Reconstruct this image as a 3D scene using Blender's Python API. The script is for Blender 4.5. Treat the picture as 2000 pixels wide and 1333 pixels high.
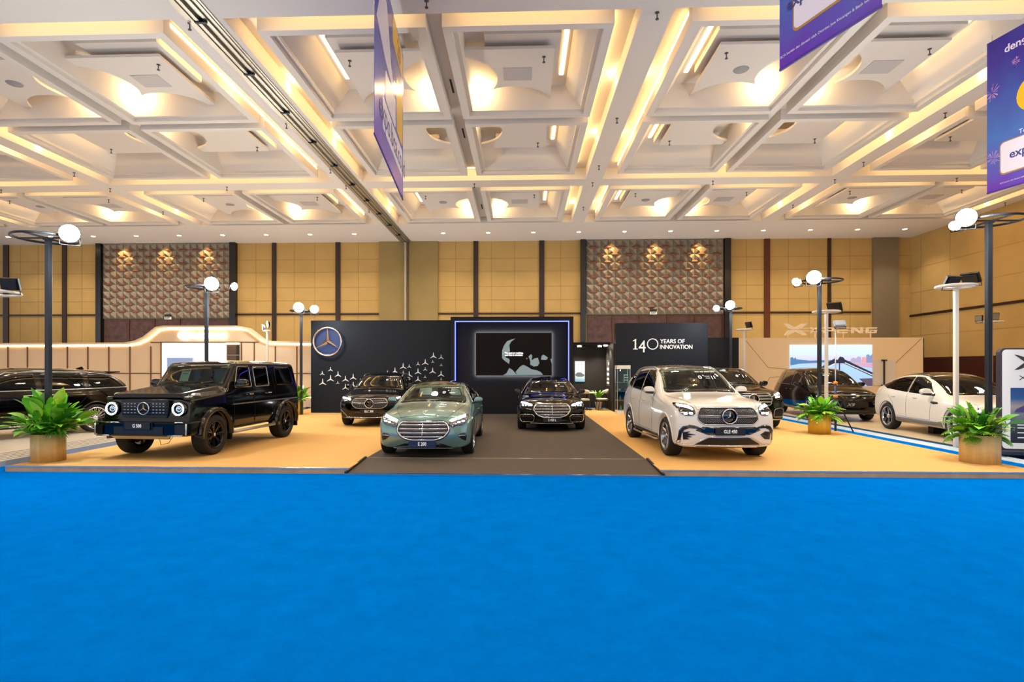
import bpy, bmesh, math, random
from mathutils import Vector, Matrix
from mathutils.bvhtree import BVHTree
random.seed(7)
PI = math.pi
C = bpy.context.scene.collection
for _o in list(bpy.data.objects): bpy.data.objects.remove(_o)

# ------------------------------------------------------------ camera, world, exposure
YAW = math.radians(2.1); FPX = 1090.0; X0 = 980.0; Y0 = 720.0; CZ = 1.85
scn = bpy.context.scene
cam = bpy.data.cameras.new('camera'); camo = bpy.data.objects.new('camera', cam); C.objects.link(camo)
camo.location = (0, 0, CZ); camo.rotation_euler = (PI/2, 0, YAW)
cam.sensor_width = 36; cam.lens = FPX/2000*36
cam.shift_x = (1000-X0)/2000; cam.shift_y = (Y0-666.5)/2000
cam.clip_end = 200
scn.camera = camo
world = bpy.data.worlds.new('world'); scn.world = world; world.use_nodes = True
_bg = world.node_tree.nodes['Background']; _bg.inputs[0].default_value = (1.0, 0.97, 0.94, 1); _bg.inputs[1].default_value = 0.95
scn.view_settings.view_transform = 'Standard'; scn.view_settings.look = 'None'
scn.view_settings.gamma = 1; scn.view_settings.exposure = 0.44
scn.cycles.use_denoising = True; scn.cycles.max_bounces = 7; scn.cycles.diffuse_bounces = 3
scn.cycles.glossy_bounces = 3; scn.cycles.transmission_bounces = 4; scn.cycles.transparent_max_bounces = 10
scn.cycles.sample_clamp_indirect = 6; scn.cycles.caustics_reflective = False; scn.cycles.caustics_refractive = False

def ray(x, y):
    rx = (x-X0)/FPX
    return (math.cos(YAW)*rx-math.sin(YAW), math.sin(YAW)*rx+math.cos(YAW), (Y0-y)/FPX)
def P(x, y, z):                    # the point of the horizontal plane z seen at a pixel
    r = ray(x, y); t = (z-CZ)/r[2]; return Vector((r[0]*t, r[1]*t, z))
def Q(x, y, Y):                    # the point of the upright plane Y seen at a pixel
    r = ray(x, y); t = Y/r[1]; return Vector((r[0]*t, Y, CZ+r[2]*t))
def XQ(x, Y): return Q(x, 700, Y).x
def ZQ(x, y, Y): return Q(x, y, Y).z

# ------------------------------------------------------------ materials
def lin(h):
    h = h.lstrip('#'); r = [int(h[i:i+2], 16)/255 for i in (0, 2, 4)]
    return tuple(c/12.92 if c <= .04045 else ((c+.055)/1.055)**2.4 for c in r)+(1,)
MATS = {}
def mat(name, col, rough=.5, metal=0, coat=0, emit=0, ecol=None, noise=0, nscale=20, bump=0, alpha=1, spec=.5, aniso=None):
    if name in MATS: return MATS[name]
    m = bpy.data.materials.new(name); m.use_nodes = True; nt = m.node_tree; b = nt.nodes['Principled BSDF']
    c = lin(col) if isinstance(col, str) else tuple(col)+(1,)
    b.inputs['Base Color'].default_value = c; b.inputs['Roughness'].default_value = rough; b.inputs['Metallic'].default_value = metal
    b.inputs['Coat Weight'].default_value = coat; b.inputs['Coat Roughness'].default_value = .03
    b.inputs['Specular IOR Level'].default_value = spec
    if emit:
        b.inputs['Emission Color'].default_value = lin(ecol) if ecol else c; b.inputs['Emission Strength'].default_value = emit
    if noise or bump:
        tc = nt.nodes.new('ShaderNodeTexCoord'); n = nt.nodes.new('ShaderNodeTexNoise'); n.inputs['Scale'].default_value = nscale
        n.inputs['Detail'].default_value = 6
        nt.links.new(tc.outputs['Object'], n.inputs['Vector'])
        if noise:
            r = nt.nodes.new('ShaderNodeValToRGB'); r.color_ramp.elements[0].position = .3; r.color_ramp.elements[1].position = .7
            r.color_ramp.elements[0].color = tuple(max(0, v*(1-noise)) for v in c[:3])+(1,)
            r.color_ramp.elements[1].color = tuple(min(1, v*(1+noise)) for v in c[:3])+(1,)
            nt.links.new(n.outputs['Fac'], r.inputs['Fac']); nt.links.new(r.outputs['Color'], b.inputs['Base Color'])
        if bump:
            bp = nt.nodes.new('ShaderNodeBump'); bp.inputs['Strength'].default_value = bump; bp.inputs['Distance'].default_value = .01
            nt.links.new(n.outputs['Fac'], bp.inputs['Height']); nt.links.new(bp.outputs['Normal'], b.inputs['Normal'])
    MATS[name] = m; return m
def glass(name, tint, rough=.0, refl=1.45, clear=.5):
    # tinted pane: what lies behind shows through darkened, the surface mirrors by Fresnel
    if name in MATS: return MATS[name]
    m = bpy.data.materials.new(name); m.use_nodes = True; nt = m.node_tree; nt.nodes.clear()
    o = nt.nodes.new('ShaderNodeOutputMaterial'); mx = nt.nodes.new('ShaderNodeMixShader'); f = nt.nodes.new('ShaderNodeFresnel')
    t = nt.nodes.new('ShaderNodeBsdfTransparent'); g = nt.nodes.new('ShaderNodeBsdfGlossy')
    f.inputs['IOR'].default_value = refl; t.inputs['Color'].default_value = tuple(v*clear for v in lin(tint)[:3])+(1,)
    g.inputs['Roughness'].default_value = rough
    ge = nt.nodes.new('ShaderNodeNewGeometry'); sb = nt.nodes.new('ShaderNodeMath'); sb.operation = 'SUBTRACT'; sb.inputs[0].default_value = 1; ml = nt.nodes.new('ShaderNodeMath'); ml.operation = 'MULTIPLY'
    nt.links.new(ge.outputs['Backfacing'], sb.inputs[1]); nt.links.new(sb.outputs[0], ml.inputs[0]); nt.links.new(f.outputs[0], ml.inputs[1])
    nt.links.new(ml.outputs[0], mx.inputs[0]); nt.links.new(t.outputs[0], mx.inputs[1]); nt.links.new(g.outputs[0], mx.inputs[2])
    nt.links.new(mx.outputs[0], o.inputs[0]); MATS[name] = m; return m
def woodmat(name, a, b, scale=(30, 30, 1.2), rough=.5):
    if name in MATS: return MATS[name]
    m = bpy.data.materials.new(name); m.use_nodes = True; nt = m.node_tree; bs = nt.nodes['Principled BSDF']; bs.inputs['Roughness'].default_value = rough
    tc = nt.nodes.new('ShaderNodeTexCoord'); mp = nt.nodes.new('ShaderNodeMapping'); mp.inputs['Scale'].default_value = scale
    n = nt.nodes.new('ShaderNodeTexNoise'); n.inputs['Scale'].default_value = 1; n.inputs['Detail'].default_value = 8
    r = nt.nodes.new('ShaderNodeValToRGB'); r.color_ramp.elements[0].color = lin(a); r.color_ramp.elements[1].color = lin(b)
    r.color_ramp.elements[0].position = .3; r.color_ramp.elements[1].position = .7
    nt.links.new(tc.outputs['Object'], mp.inputs[0]); nt.links.new(mp.outputs[0], n.inputs['Vector']); nt.links.new(n.outputs['Fac'], r.inputs['Fac'])
    nt.links.new(r.outputs['Color'], bs.inputs['Base Color']); MATS[name] = m; return m

# ------------------------------------------------------------ mesh helpers
class MB:
    def __init__(s): s.v = []; s.f = []; s.m = []; s.mats = []; s.sm = []
    def mi(s, m):
        if m not in s.mats: s.mats.append(m)
        return s.mats.index(m)
    def add(s, vs, fs, m=None, smooth=False):
        b = len(s.v); s.v += [tuple(v) for v in vs]
        k = s.mi(m) if m else 0
        for f in fs: s.f.append([b+i for i in f]); s.m.append(k); s.sm.append(smooth)
        return s
    def quad(s, a, b, c, d, m=None): return s.add([a, b, c, d], [(0, 1, 2, 3)], m)
    def box(s, x0, x1, y0, y1, z0, z1, m=None, rz=0, piv=None):
        vs = [(x, y, z) for z in (z0, z1) for y in (y0, y1) for x in (x0, x1)]
        if rz:
            px, py = piv or ((x0+x1)/2, (y0+y1)/2); c, n = math.cos(rz), math.sin(rz)
            vs = [(px+(x-px)*c-(y-py)*n, py+(x-px)*n+(y-py)*c, z) for x, y, z in vs]
        return s.add(vs, [(0, 2, 3, 1), (4, 5, 7, 6), (0, 1, 5, 4), (2, 6, 7, 3), (1, 3, 7, 5), (0, 4, 6, 2)], m)
    def tube(s, pts, r, n=10, m=None, closed=False, caps=True, flat=1.0, up=None):
        pts = [Vector(p) for p in pts]; N = len(pts); rs = r if isinstance(r, (list, tuple)) else [r]*N
        vs = []; fs = []; prev = None
        for i, p in enumerate(pts):
            a = pts[(i-1) % N] if (closed or i) else pts[0]; b = pts[(i+1) % N] if (closed or i < N-1) else pts[-1]
            t = (b-a).normalized() if (b-a).length > 1e-9 else Vector((0, 0, 1))
            ref = Vector(up) if up else (prev if prev is not None else (Vector((0, 0, 1)) if abs(t.z) < .9 else Vector((1, 0, 0))))
            u = (ref-t*ref.dot(t))
            u = u.normalized() if u.length > 1e-6 else t.orthogonal().normalized()
            w = t.cross(u); prev = u
            for k in range(n):
                q = 2*PI*k/n; vs.append(p+u*math.cos(q)*rs[i]*flat+w*math.sin(q)*rs[i])
        L = N if closed else N-1
        for i in range(L):
            for k in range(n):
                j = (i+1) % N; fs.append((i*n+k, i*n+(k+1) % n, j*n+(k+1) % n, j*n+k))
        if caps and not closed: fs += [tuple(range(n-1, -1, -1)), tuple((N-1)*n+k for k in range(n))]
        return s.add(vs, fs, m, True)
    def lathe(s, prof, n=32, c=(0, 0, 0), axis='z', m=None, smooth=True, caps=False):
        vs = []; fs = []
        for (r, h) in prof:
            for k in range(n):
                a = 2*PI*k/n; x, y = r*math.cos(a), r*math.sin(a)
                p = (x, y, h) if axis == 'z' else ((h, x, y) if axis == 'x' else (x, h, y))
                vs.append((p[0]+c[0], p[1]+c[1], p[2]+c[2]))
        for i in range(len(prof)-1):
            for k in range(n): fs.append((i*n+k, i*n+(k+1) % n, (i+1)*n+(k+1) % n, (i+1)*n+k))
        if caps: fs += [tuple(range(n-1, -1, -1)), tuple((len(prof)-1)*n+k for k in range(n))]
        return s.add(vs, fs, m, smooth)
    def prism(s, poly, f, d, m=None):
        # poly: 2D outline, f maps (u, v) to a point, d: offset vector giving the thickness
        n = len(poly); a = [Vector(f(*p)) for p in poly]; d = Vector(d)
        vs = a+[p+d for p in a]
        return s.add(vs, [tuple(range(n)), tuple(range(2*n-1, n-1, -1))]+[(i, (i+1) % n, (i+1) % n+n, i+n) for i in range(n)], m)
    def ball(s, c, r, n=12, m=None, sc=(1, 1, 1)):
        prof = [(math.sin(PI*i/n)*1.0+1e-5, -math.cos(PI*i/n)) for i in range(n+1)]
        vs = []; fs = []; k2 = 2*n
        for (pr, ph) in prof:
            for k in range(k2):
                a = 2*PI*k/k2; vs.append((c[0]+pr*math.cos(a)*r*sc[0], c[1]+pr*math.sin(a)*r*sc[1], c[2]+ph*r*sc[2]))
        for i in range(n):
            for k in range(k2): fs.append((i*k2+k, i*k2+(k+1) % k2, (i+1)*k2+(k+1) % k2, (i+1)*k2+k))
        return s.add(vs, fs, m, True)
    def build(s, name, m=None, parent=None, bevel=0, recalc=True):
        me = bpy.data.meshes.new(name); me.from_pydata(s.v, [], s.f)
        if m: me.materials.append(m)
        else:
            for q in s.mats: me.materials.append(q)
            if len(s.mats) > 1: me.polygons.foreach_set('material_index', s.m)
        me.polygons.foreach_set('use_smooth', s.sm)
        if recalc:
            bm = bmesh.new(); bm.from_mesh(me); bmesh.ops.remove_doubles(bm, verts=bm.verts, dist=1e-5)
            bmesh.ops.recalc_face_normals(bm, faces=bm.faces); bm.to_mesh(me); bm.free()
        me.update()
        o = bpy.data.objects.new(name, me); C.objects.link(o)
        if parent: o.parent = parent
        if bevel:
            b = o.modifiers.new('bevel', 'BEVEL'); b.width = bevel; b.segments = 2; b.limit_method = 'ANGLE'
        return o
def absorb(a, b):
    # the pattern b becomes part of the mesh a
    k = len(a.data.materials); a.data.materials.append(b.data.materials[0]); bm = bmesh.new(); bm.from_mesh(a.data); n = len(bm.faces); bm.from_mesh(b.data); bm.faces.ensure_lookup_table()
    for f in bm.faces[n:]: f.material_index = k
    bm.to_mesh(a.data); bm.free(); bpy.data.objects.remove(b)
def tag(o, label, cat, group=None, kind=None):
    o['label'] = label; o['category'] = cat
    if group: o['group'] = group
    if kind: o['kind'] = kind
    return o
def thing(name, label, cat, loc=(0, 0, 0), rz=0, group=None):
    o = bpy.data.objects.new(name, None); C.objects.link(o); o.location = loc; o.rotation_euler = (0, 0, rz)
    return tag(o, label, cat, group)
def struct(o): o['kind'] = 'structure'; return o
def dup(o, parent=None):
    c = o.copy(); C.objects.link(c); c.parent = parent
    for ch in list(o.children): dup(ch, c)
    return c
def light(name, kind, loc, energy, col=(1, 1, 1), parent=None, **k):
    l = bpy.data.lights.new(name, kind); l.energy = energy; l.color = col
    for a, v in k.items(): setattr(l, a, v)
    o = bpy.data.objects.new(name, l); C.objects.link(o); o.location = loc
    if parent: o.parent = parent
    return o
def aim(o, d): o.rotation_euler = Vector(d).to_track_quat('-Z', 'Y').to_euler()
def text(name, body, m, size, parent=None, loc=(0, 0, 0), rot=(PI/2, 0, 0), depth=.01, bold=0, shear=0, sx=1, space=1, align='CENTER', yz=None):
    cu = bpy.data.curves.new(name, 'FONT'); cu.body = body; cu.size = size; cu.extrude = depth; cu.align_x = align; cu.align_y = 'CENTER'
    cu.offset = bold; cu.shear = shear; cu.space_character = space; cu.resolution_u = 3
    t = bpy.data.objects.new(name, cu); C.objects.link(t)
    dg = bpy.context.evaluated_depsgraph_get(); me = bpy.data.meshes.new_from_object(t.evaluated_get(dg)); bpy.data.objects.remove(t)
    if sx != 1: me.transform(Matrix.Diagonal((sx, 1, 1, 1)))
    me.materials.clear(); me.materials.append(m)
    o = bpy.data.objects.new(name, me); C.objects.link(o); o.location = loc; o.rotation_euler = rot
    if parent: o.parent = parent
    return o
# ------------------------------------------------------------ lights of the hall
WARM = (1.0, .66, .30); WARM2 = (1.0, .88, .72)
H = 8.93
m_plaster = mat('ceiling_plaster', '#e4dbcf', .75)
m_strip = mat('cove_led', '#ffffff', .5, emit=8, ecol='#ffd080')
m_dark = mat('dark_metal', '#1c1d20', .4, .6)
m_gap = mat('shadow_slot', '#2a2622', .8)
m_white = mat('white_paint', '#e9e7e2', .4)
m_black = mat('black_paint', '#0c0c0e', .45)
m_chrome = mat('chrome', '#e6e6ea', .12, 1)
m_grey = mat('grey_plastic', '#9a9a9c', .5)

# ------------------------------------------------------------ floor
m_blue = mat('blue_carpet', '#006ccb', .95, noise=.10, nscale=3.0, bump=.25, spec=0)
_nt = m_blue.node_tree
for _n in _nt.nodes:
    if _n.type == 'TEX_NOISE': _n.inputs['Roughness'].default_value = .75
f = MB().quad((-45, -4, 0), (22, -4, 0), (22, 32, 0), (-45, 32, 0)).build('floor', m_blue); struct(f)

# ------------------------------------------------------------ ceiling
ce = MB(); st = MB()
GAP = .47; ZG = H+.42
def rect(mb, x0, x1, y0, y1, z, m=None): mb.quad((x0, y0, z), (x0, y1, z), (x1, y1, z), (x1, y0, z), m)
def slope(mb, o, i, z0, z1):   # o, i = outer and inner rectangles (x0,x1,y0,y1)
    a = [(o[0], o[2]), (o[1], o[2]), (o[1], o[3]), (o[0], o[3])]; b = [(i[0], i[2]), (i[1], i[2]), (i[1], i[3]), (i[0], i[3])]
    for k in range(4):
        j = (k+1) % 4; mb.quad((*a[k], z0), (*a[j], z0), (*b[j], z1), (*b[k], z1))
SUBS = []
def sub(xa, xb, ya, yb, sx, sy, cx, cy):
    # one square of a coffer: moulded frame, sloped sides, floating panel scalloped towards the coffer's centre (cx, cy)
    w = .19
    ce.box(xa, xb, ya, ya+w, H+.02, ZG+.01); ce.box(xa, xb, yb-w, yb, H+.02, ZG+.01)
    ce.box(xa, xa+w, ya+w, yb-w, H+.02, ZG+.01); ce.box(xb-w, xb, ya+w, yb-w, H+.02, ZG+.01)
    q = w; v = .10
    ce.box(xa+q, xb-q, ya+q, ya+q+v, H+.12, ZG); ce.box(xa+q, xb-q, yb-q-v, yb-q, H+.12, ZG)
    ce.box(xa+q, xa+q+v, ya+q+v, yb-q-v, H+.12, ZG); ce.box(xb-q-v, xb-q, ya+q+v, yb-q-v, H+.12, ZG)
    o = (xa+q+v, xb-q-v, ya+q+v, yb-q-v)
    # sloped sides: gentle on the outer sides, upright on the sides of the centre ribs
    i = [o[0]+(.42 if sx < 0 else .02), o[1]-(.42 if sx > 0 else .02), o[2]+(.42 if sy < 0 else .02), o[3]-(.42 if sy > 0 else .02)]
    slope(ce, o, i, H+.2, H+.78); rect(ce, i[0], i[1], i[2], i[3], H+.78)
    # panel in local (u, v) measured from the coffer centre outward
    U = abs((i[1] if sx > 0 else i[0])-cx)-.42; V = abs((i[3] if sy > 0 else i[2])-cy)-.85
    u0 = abs((o[0] if sx > 0 else o[1])-cx); v0 = abs((o[2] if sy > 0 else o[3])-cy)
    d, r, e = 1.6, 1.05, .15; h = math.sqrt(max(.01, r*r-(v0-e)**2)); hu = math.sqrt(max(.01, r*r-(u0-e)**2))
    hm = (d+e)/2; hc = math.sqrt(max(.0001, r*r-((d-e)**2)/2))*.7071; ci = hm+hc
    poly = [(u0, V), (U, V), (U, v0)]; a0 = math.atan2(v0-e, h)
    if d+h > U-.03: poly.pop(); a0 = math.acos((U-d)/r)
    a1 = math.atan2(ci-e, ci-d)
    for k in range(19): a = a0+(a1-a0)*k/18; poly.append((d+r*math.cos(a), e+r*math.sin(a)))
    b0 = math.atan2(ci-d, ci-e); b1 = math.atan2(hu, u0-e)
    for k in range(19): a = b0+(b1-b0)*k/18; poly.append((e+r*math.cos(a), d+r*math.sin(a)))
    ce.prism(poly, lambda u, v: (cx+sx*u, cy+sy*v, H+.42), (0, 0, .07))
    # raised tray behind the panel and its dark shadow slot
    ub = U+.13; vb = V+.3
    xs = sorted((cx+sx*(u0+.5), cx+sx*ub)); ys = sorted((cy+sy*(V-.3), cy+sy*vb)); ce.box(xs[0], xs[1], ys[0], ys[1], H+.60, H+.79)
    xs = sorted((cx+sx*(U-.3), cx+sx*ub)); ys = sorted((cy+sy*(v0+.9), cy+sy*(V-.3))); ce.box(xs[0], xs[1], ys[0], ys[1], H+.60, H+.79)
    # light slit between tray and outer slope
    x_ = cx+sx*(U+.27); ys = sorted((cy+sy*(v0+.6), cy+sy*(V+.2)))
    st.box(x_-.05, x_+.05, ys[0], ys[1], H+.765, H+.775)
    SUBS.append((cx, cy, sx, sy, u0, v0, U, V))
GX = [(-33.6, -25.4), (-24.75, -16.5), (-15.9, -7.12), (-6.05, 2.37), (3.0, 11.4), (12.0, 20.3)]
GY = [(.6, 10.3, 0), (11.07, 20.97, 0), (21.75, 27.12, 1)]
xe = [-45]+[v for g in GX for v in g]+[24]; ye = [-12]+[v for g in GY for v in g[:2]]+[31]
for j in range(0, len(ye), 2): rect(ce, xe[0], xe[-1], ye[j], ye[j+1], H)
for (ya, yb, _k) in GY:
    for j in range(0, len(xe), 2): rect(ce, xe[j], xe[j+1], ya, yb, H)
for (x0, x1) in GX:
    for (y0, y1, half) in GY:
        if y1 < 11 and x0 < -20: rect(ce, x0, x1, y0, y1, H); continue
        slope(ce, (x0, x1, y0, y1), (x0, x1, y0, y1), H, ZG)
        cx = (x0+x1)/2; cy = (y0+y1)/2 if not half else y1-.0
        yr = y1-GAP if not half else y1
        rect(ce, x0, x1, y0, y0+GAP+.05, ZG); rect(ce, x0, x0+GAP+.05, y0+GAP+.05, y1, ZG); rect(ce, x1-GAP-.05, x1, y0+GAP+.05, y1, ZG)
        if not half: rect(ce, x0+GAP+.05, x1-GAP-.05, yr-.05, y1, ZG)
        rect(ce, cx-.2, cx+.2, y0+GAP, yr, ZG-.1); rect(ce, x0+GAP, cx-.2, cy-.2, min(cy+.2, y1), ZG-.103); rect(ce, cx+.2, x1-GAP, cy-.2, min(cy+.2, y1), ZG-.103)
        for sx in (-1, 1):
            xa, xb = (x0+GAP, cx-.17) if sx < 0 else (cx+.17, x1-GAP)
            sub(xa, xb, y0+GAP, cy-.17, sx, -1, cx, cy)
            if not half: sub(xa, xb, cy+.17, y1-GAP, sx, 1, cx, cy)
        # light strips on the frames facing the beams; on the near side they sit on the beam
        z0, z1 = ZG-.13, ZG-.05
        st.box(x0+GAP-.012, x0+GAP-.002, y0+.7, y1-.6, z0, z1); st.box(x1-GAP+.002, x1-GAP+.012, y0+.7, y1-.6, z0, z1)
        if not half: st.box(x0+.7, x1-.7, y1-GAP+.002, y1-GAP+.012, z0, z1)
        st.box(x0+.7, cx-.4, y0+.002, y0+.012, z0, z1); st.box(cx+.4, x1-.7, y0+.002, y0+.012, z0, z1)
ceil = struct(ce.build('ceiling', m_plaster, recalc=False))
st.build('light_strip', m_strip, ceil)
for (cx, cy, sx, sy, u0, v0, U, V) in SUBS:
    if cx < -28: continue
    if sy > 0 or (cy > 26): light('cove_corner', 'POINT', (cx+sx*(u0+U+.62+.72), (cy+sy*(v0+V+.9)) if cy < 26 else cy-.3, H+.2), 40, WARM, ceil, shadow_soft_size=.04)
    light('cove_mid', 'POINT', (cx+sx*(u0+U+.42+.72), cy+sy*(v0+V*.45), H+.22), 26, WARM, ceil, shadow_soft_size=.04)
    light('cove_glow', 'POINT', (cx+sx*(u0+.16), cy+sy*(v0+.16), H+.66), 62, WARM, ceil, shadow_soft_size=.05)
    if cy > 11: light('hall_fill_spot', 'SPOT', (cx+sx*(U*.62), cy+sy*(V*.7), H+.36), 240, WARM2, ceil, shadow_soft_size=.3, spot_size=2.3, spot_blend=.9)  # unseen spots added under the panels for overall brightness
    else: light('hall_fill_spot', 'SPOT', (cx+sx*(U*.62), cy+sy*(V*.7), H+.36), 260, WARM2, ceil, shadow_soft_size=.3, spot_size=2.3, spot_blend=.9)

# small fittings on the panels
def fitting(name, label, cat, group, fn): 
    o = fn(); return tag(o, label, cat, group)
mb = MB().lathe([(.001, -.02), (.17, -.02), (.19, .0), (.19, .012)], 24); spk = tag(mb.build('ceiling_speaker', m_grey), 'round grey speaker grille flush in a scalloped ceiling panel', 'speaker', 'round speaker grilles in the ceiling panels')
spk.location = (0, 0, 0); first_spk = True
mb = MB().box(-.36, .36, -.3, .3, -.012, .01); acc = tag(mb.build('access_panel', mat('access_grey', '#c3bdb8', .5)), 'square grey access hatch in a scalloped ceiling panel', 'ceiling hatch', 'access hatches in the ceiling panels'); fa = True
sp_m = MB().lathe([(.001, -.14), (.035, -.14), (.035, -.125), (.012, -.12), (.012, -.02), (.045, -.01), (.045, 0)], 10)
spr = tag(sp_m.build('sprinkler', mat('sprinkler_metal', '#5d5750', .4, .7)), 'small pendent sprinkler head under the coffered ceiling', 'sprinkler', 'sprinkler heads on the ceiling'); fs_ = True
sl_m = MB().box(-.025, .025, -.35, .35, -.012, .01)
slot = tag(sl_m.build('ceiling_slot', m_gap), 'short dark hanging slot in the rib between two ceiling frames', 'ceiling slot', 'dark slots in the ceiling ribs'); fl = True
def put(o, loc, first):
    if not first: o = dup(o)
    o.location = loc; return False
for (cx, cy, sx, sy, u0, v0, U, V) in SUBS:
    if cy < 11 or cx < -26: continue
    px, py = cx+sx*(U*.66), cy+sy*(V*.62)
    near = sy < 0
    if near and sx < 0: first_spk = put(spk, (px, py, H+.42), first_spk)
    elif near: fa = put(acc, (px, py, H+.42), fa)
    fs_ = put(spr, (cx+sx*(U-.25), cy+sy*(V-.35), H+.42), fs_)
    fl = put(slot, (cx, cy+sy*(V*.5), ZG-.1), fl)
for (x0, x1) in GX[1:]:
    for y in (11.2, 15.9, 19.6, 21.36, 24.6):
        fs_ = put(spr, (x1+.31, y, H), fs_)
    for y in (10.68, 21.36): fs_ = put(spr, ((x0+x1)/2, y, H), fs_)

# soffit downlights
dl = thing('downlight', 'small round recessed downlight glowing in the soffit before the far wall', 'downlight', (0, 0, 0), 0, 'row of downlights in the far soffit')
MB().lathe([(.001, -.004), (.1, -.004)], 20).build('lens', mat('downlight_glow', '#ffffff', emit=30, ecol='#ffdca0'), dl)
MB().lathe([(.1, -.006), (.13, -.012), (.15, 0)], 20).build('bezel', m_white, dl)
for k in range(21):
    x = -27.68+2.355*k
    d = dl if k == 0 else dup(dl); d.location = (x, 29.08, H)
    s_ = light('downlight_beam', 'SPOT', (x, 29.08, H-.05), 170, WARM2, None, shadow_soft_size=.08, spot_size=1.9, spot_blend=.7); s_.parent = None

# movable wall track
tr = MB()
for dx, w, z in ((-.2, .05, .05), (-.06, .07, .09), (.1, .07, .06), (.22, .04, .04)): tr.box(-6.47+dx-w/2, -6.47+dx+w/2, -5, 31, H-z, H)
tr.box(-6.8, -6.18, -5, 31, H-.02, H-.001)
track = tag(tr.build('partition_track', mat('track_steel', '#bdb6a8', .35, .8)), 'long grey steel track for a folding wall running along the ceiling', 'ceiling track')
for y in range(11, 30, 2):
    MB().box(-6.6, -6.36, y, y+.06, H-.11, H-.02).build('track_clip', m_dark, track)

# ------------------------------------------------------------ walls
YB = 31.0; XR = 21.0
m_fab = mat('mustard_fabric', '#bf9c5c', .8, noise=.05, nscale=1.2)
m_fab2 = mat('olive_fabric', '#98824f', .8, noise=.05, nscale=1.2)
m_seam = mat('seam', '#a4854a', .8)
m_brown = mat('dark_brown_wood', '#2c150c', .45)
m_doorwood = woodmat('door_wood', '#3a2320', '#5b3c38', (4, 4, 4))
m_tile = mat('black_mosaic', '#17161a', .25, noise=.5, nscale=9)
wb = MB().quad((-45, YB, 0), (XR+1, YB, 0), (XR+1, YB, H), (-45, YB, H)).build('wall_back', m_fab); struct(wb)
def band(x0, x1, z0, z1, m, name, d=.03, y=YB, parent=wb): return MB().box(x0, x1, y-d, y-.001, z0, z1).build(name, m, parent)
px = lambda x: XQ(x, YB)
zl = Q(1000, 613, YB).z
tn = 0
def trim(mb, m):
    global tn; tn += 1; o = mb.build('trim_%d' % tn, m); struct(o); return o
for a, b in ((-80, -72), (8, 18), (123, 131), (532, 540), (656, 665), (925, 934), (1053, 1063), (1616, 1622), (1855, 1863)):
    trim(MB().box(px(a), px(b), YB-.08, YB-.002, 0, H), m_brown)
trim(MB().box(px(1492), px(1503), YB-.08, YB-.002, 0, H), mat('amber_lit_wood', '#5a2606', .5))  # brown strip with the amber wall light put into its colour
for a, b in ((-400, 195), (463, 740), (856, 1133), (1424, 1700)): trim(MB().box(px(a), px(b), YB-.05, YB-.003, zl-.05, zl+.05), m_brown)
# grey pilasters
for a, b in ((742, 797), (800, 856), (1703, 1752)): band(px(a), px(b), 0, H, m_fab2 if a < 1000 else mat('grey_plaster', '#7f7057', .8), 'pilaster', .16)
se = MB()
for a in (40, 75, 160, 500, 575, 615, 700, 762, 778, 890, 960, 1005, 1095, 1458, 1540, 1580, 1660):
    se.box(px(a)-.012, px(a)+.012, YB-.006, YB, 0, H)
for y in (505, 530, 560, 586): se.box(-45, XR, YB-.006, YB, ZQ(1000, y, YB)-.012, ZQ(1000, y, YB)+.012)
se.build('panel_seam', m_seam, wb)
# partition post at the end of the track
pp = tag(MB().box(-6.52, -6.42, YB-.35, YB-.2, 0, H-.1).build('partition_post', mat('post_steel', '#b5ada0', .4, .5)), 'thin pale upright post at the far wall below the ceiling track', 'post')
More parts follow.
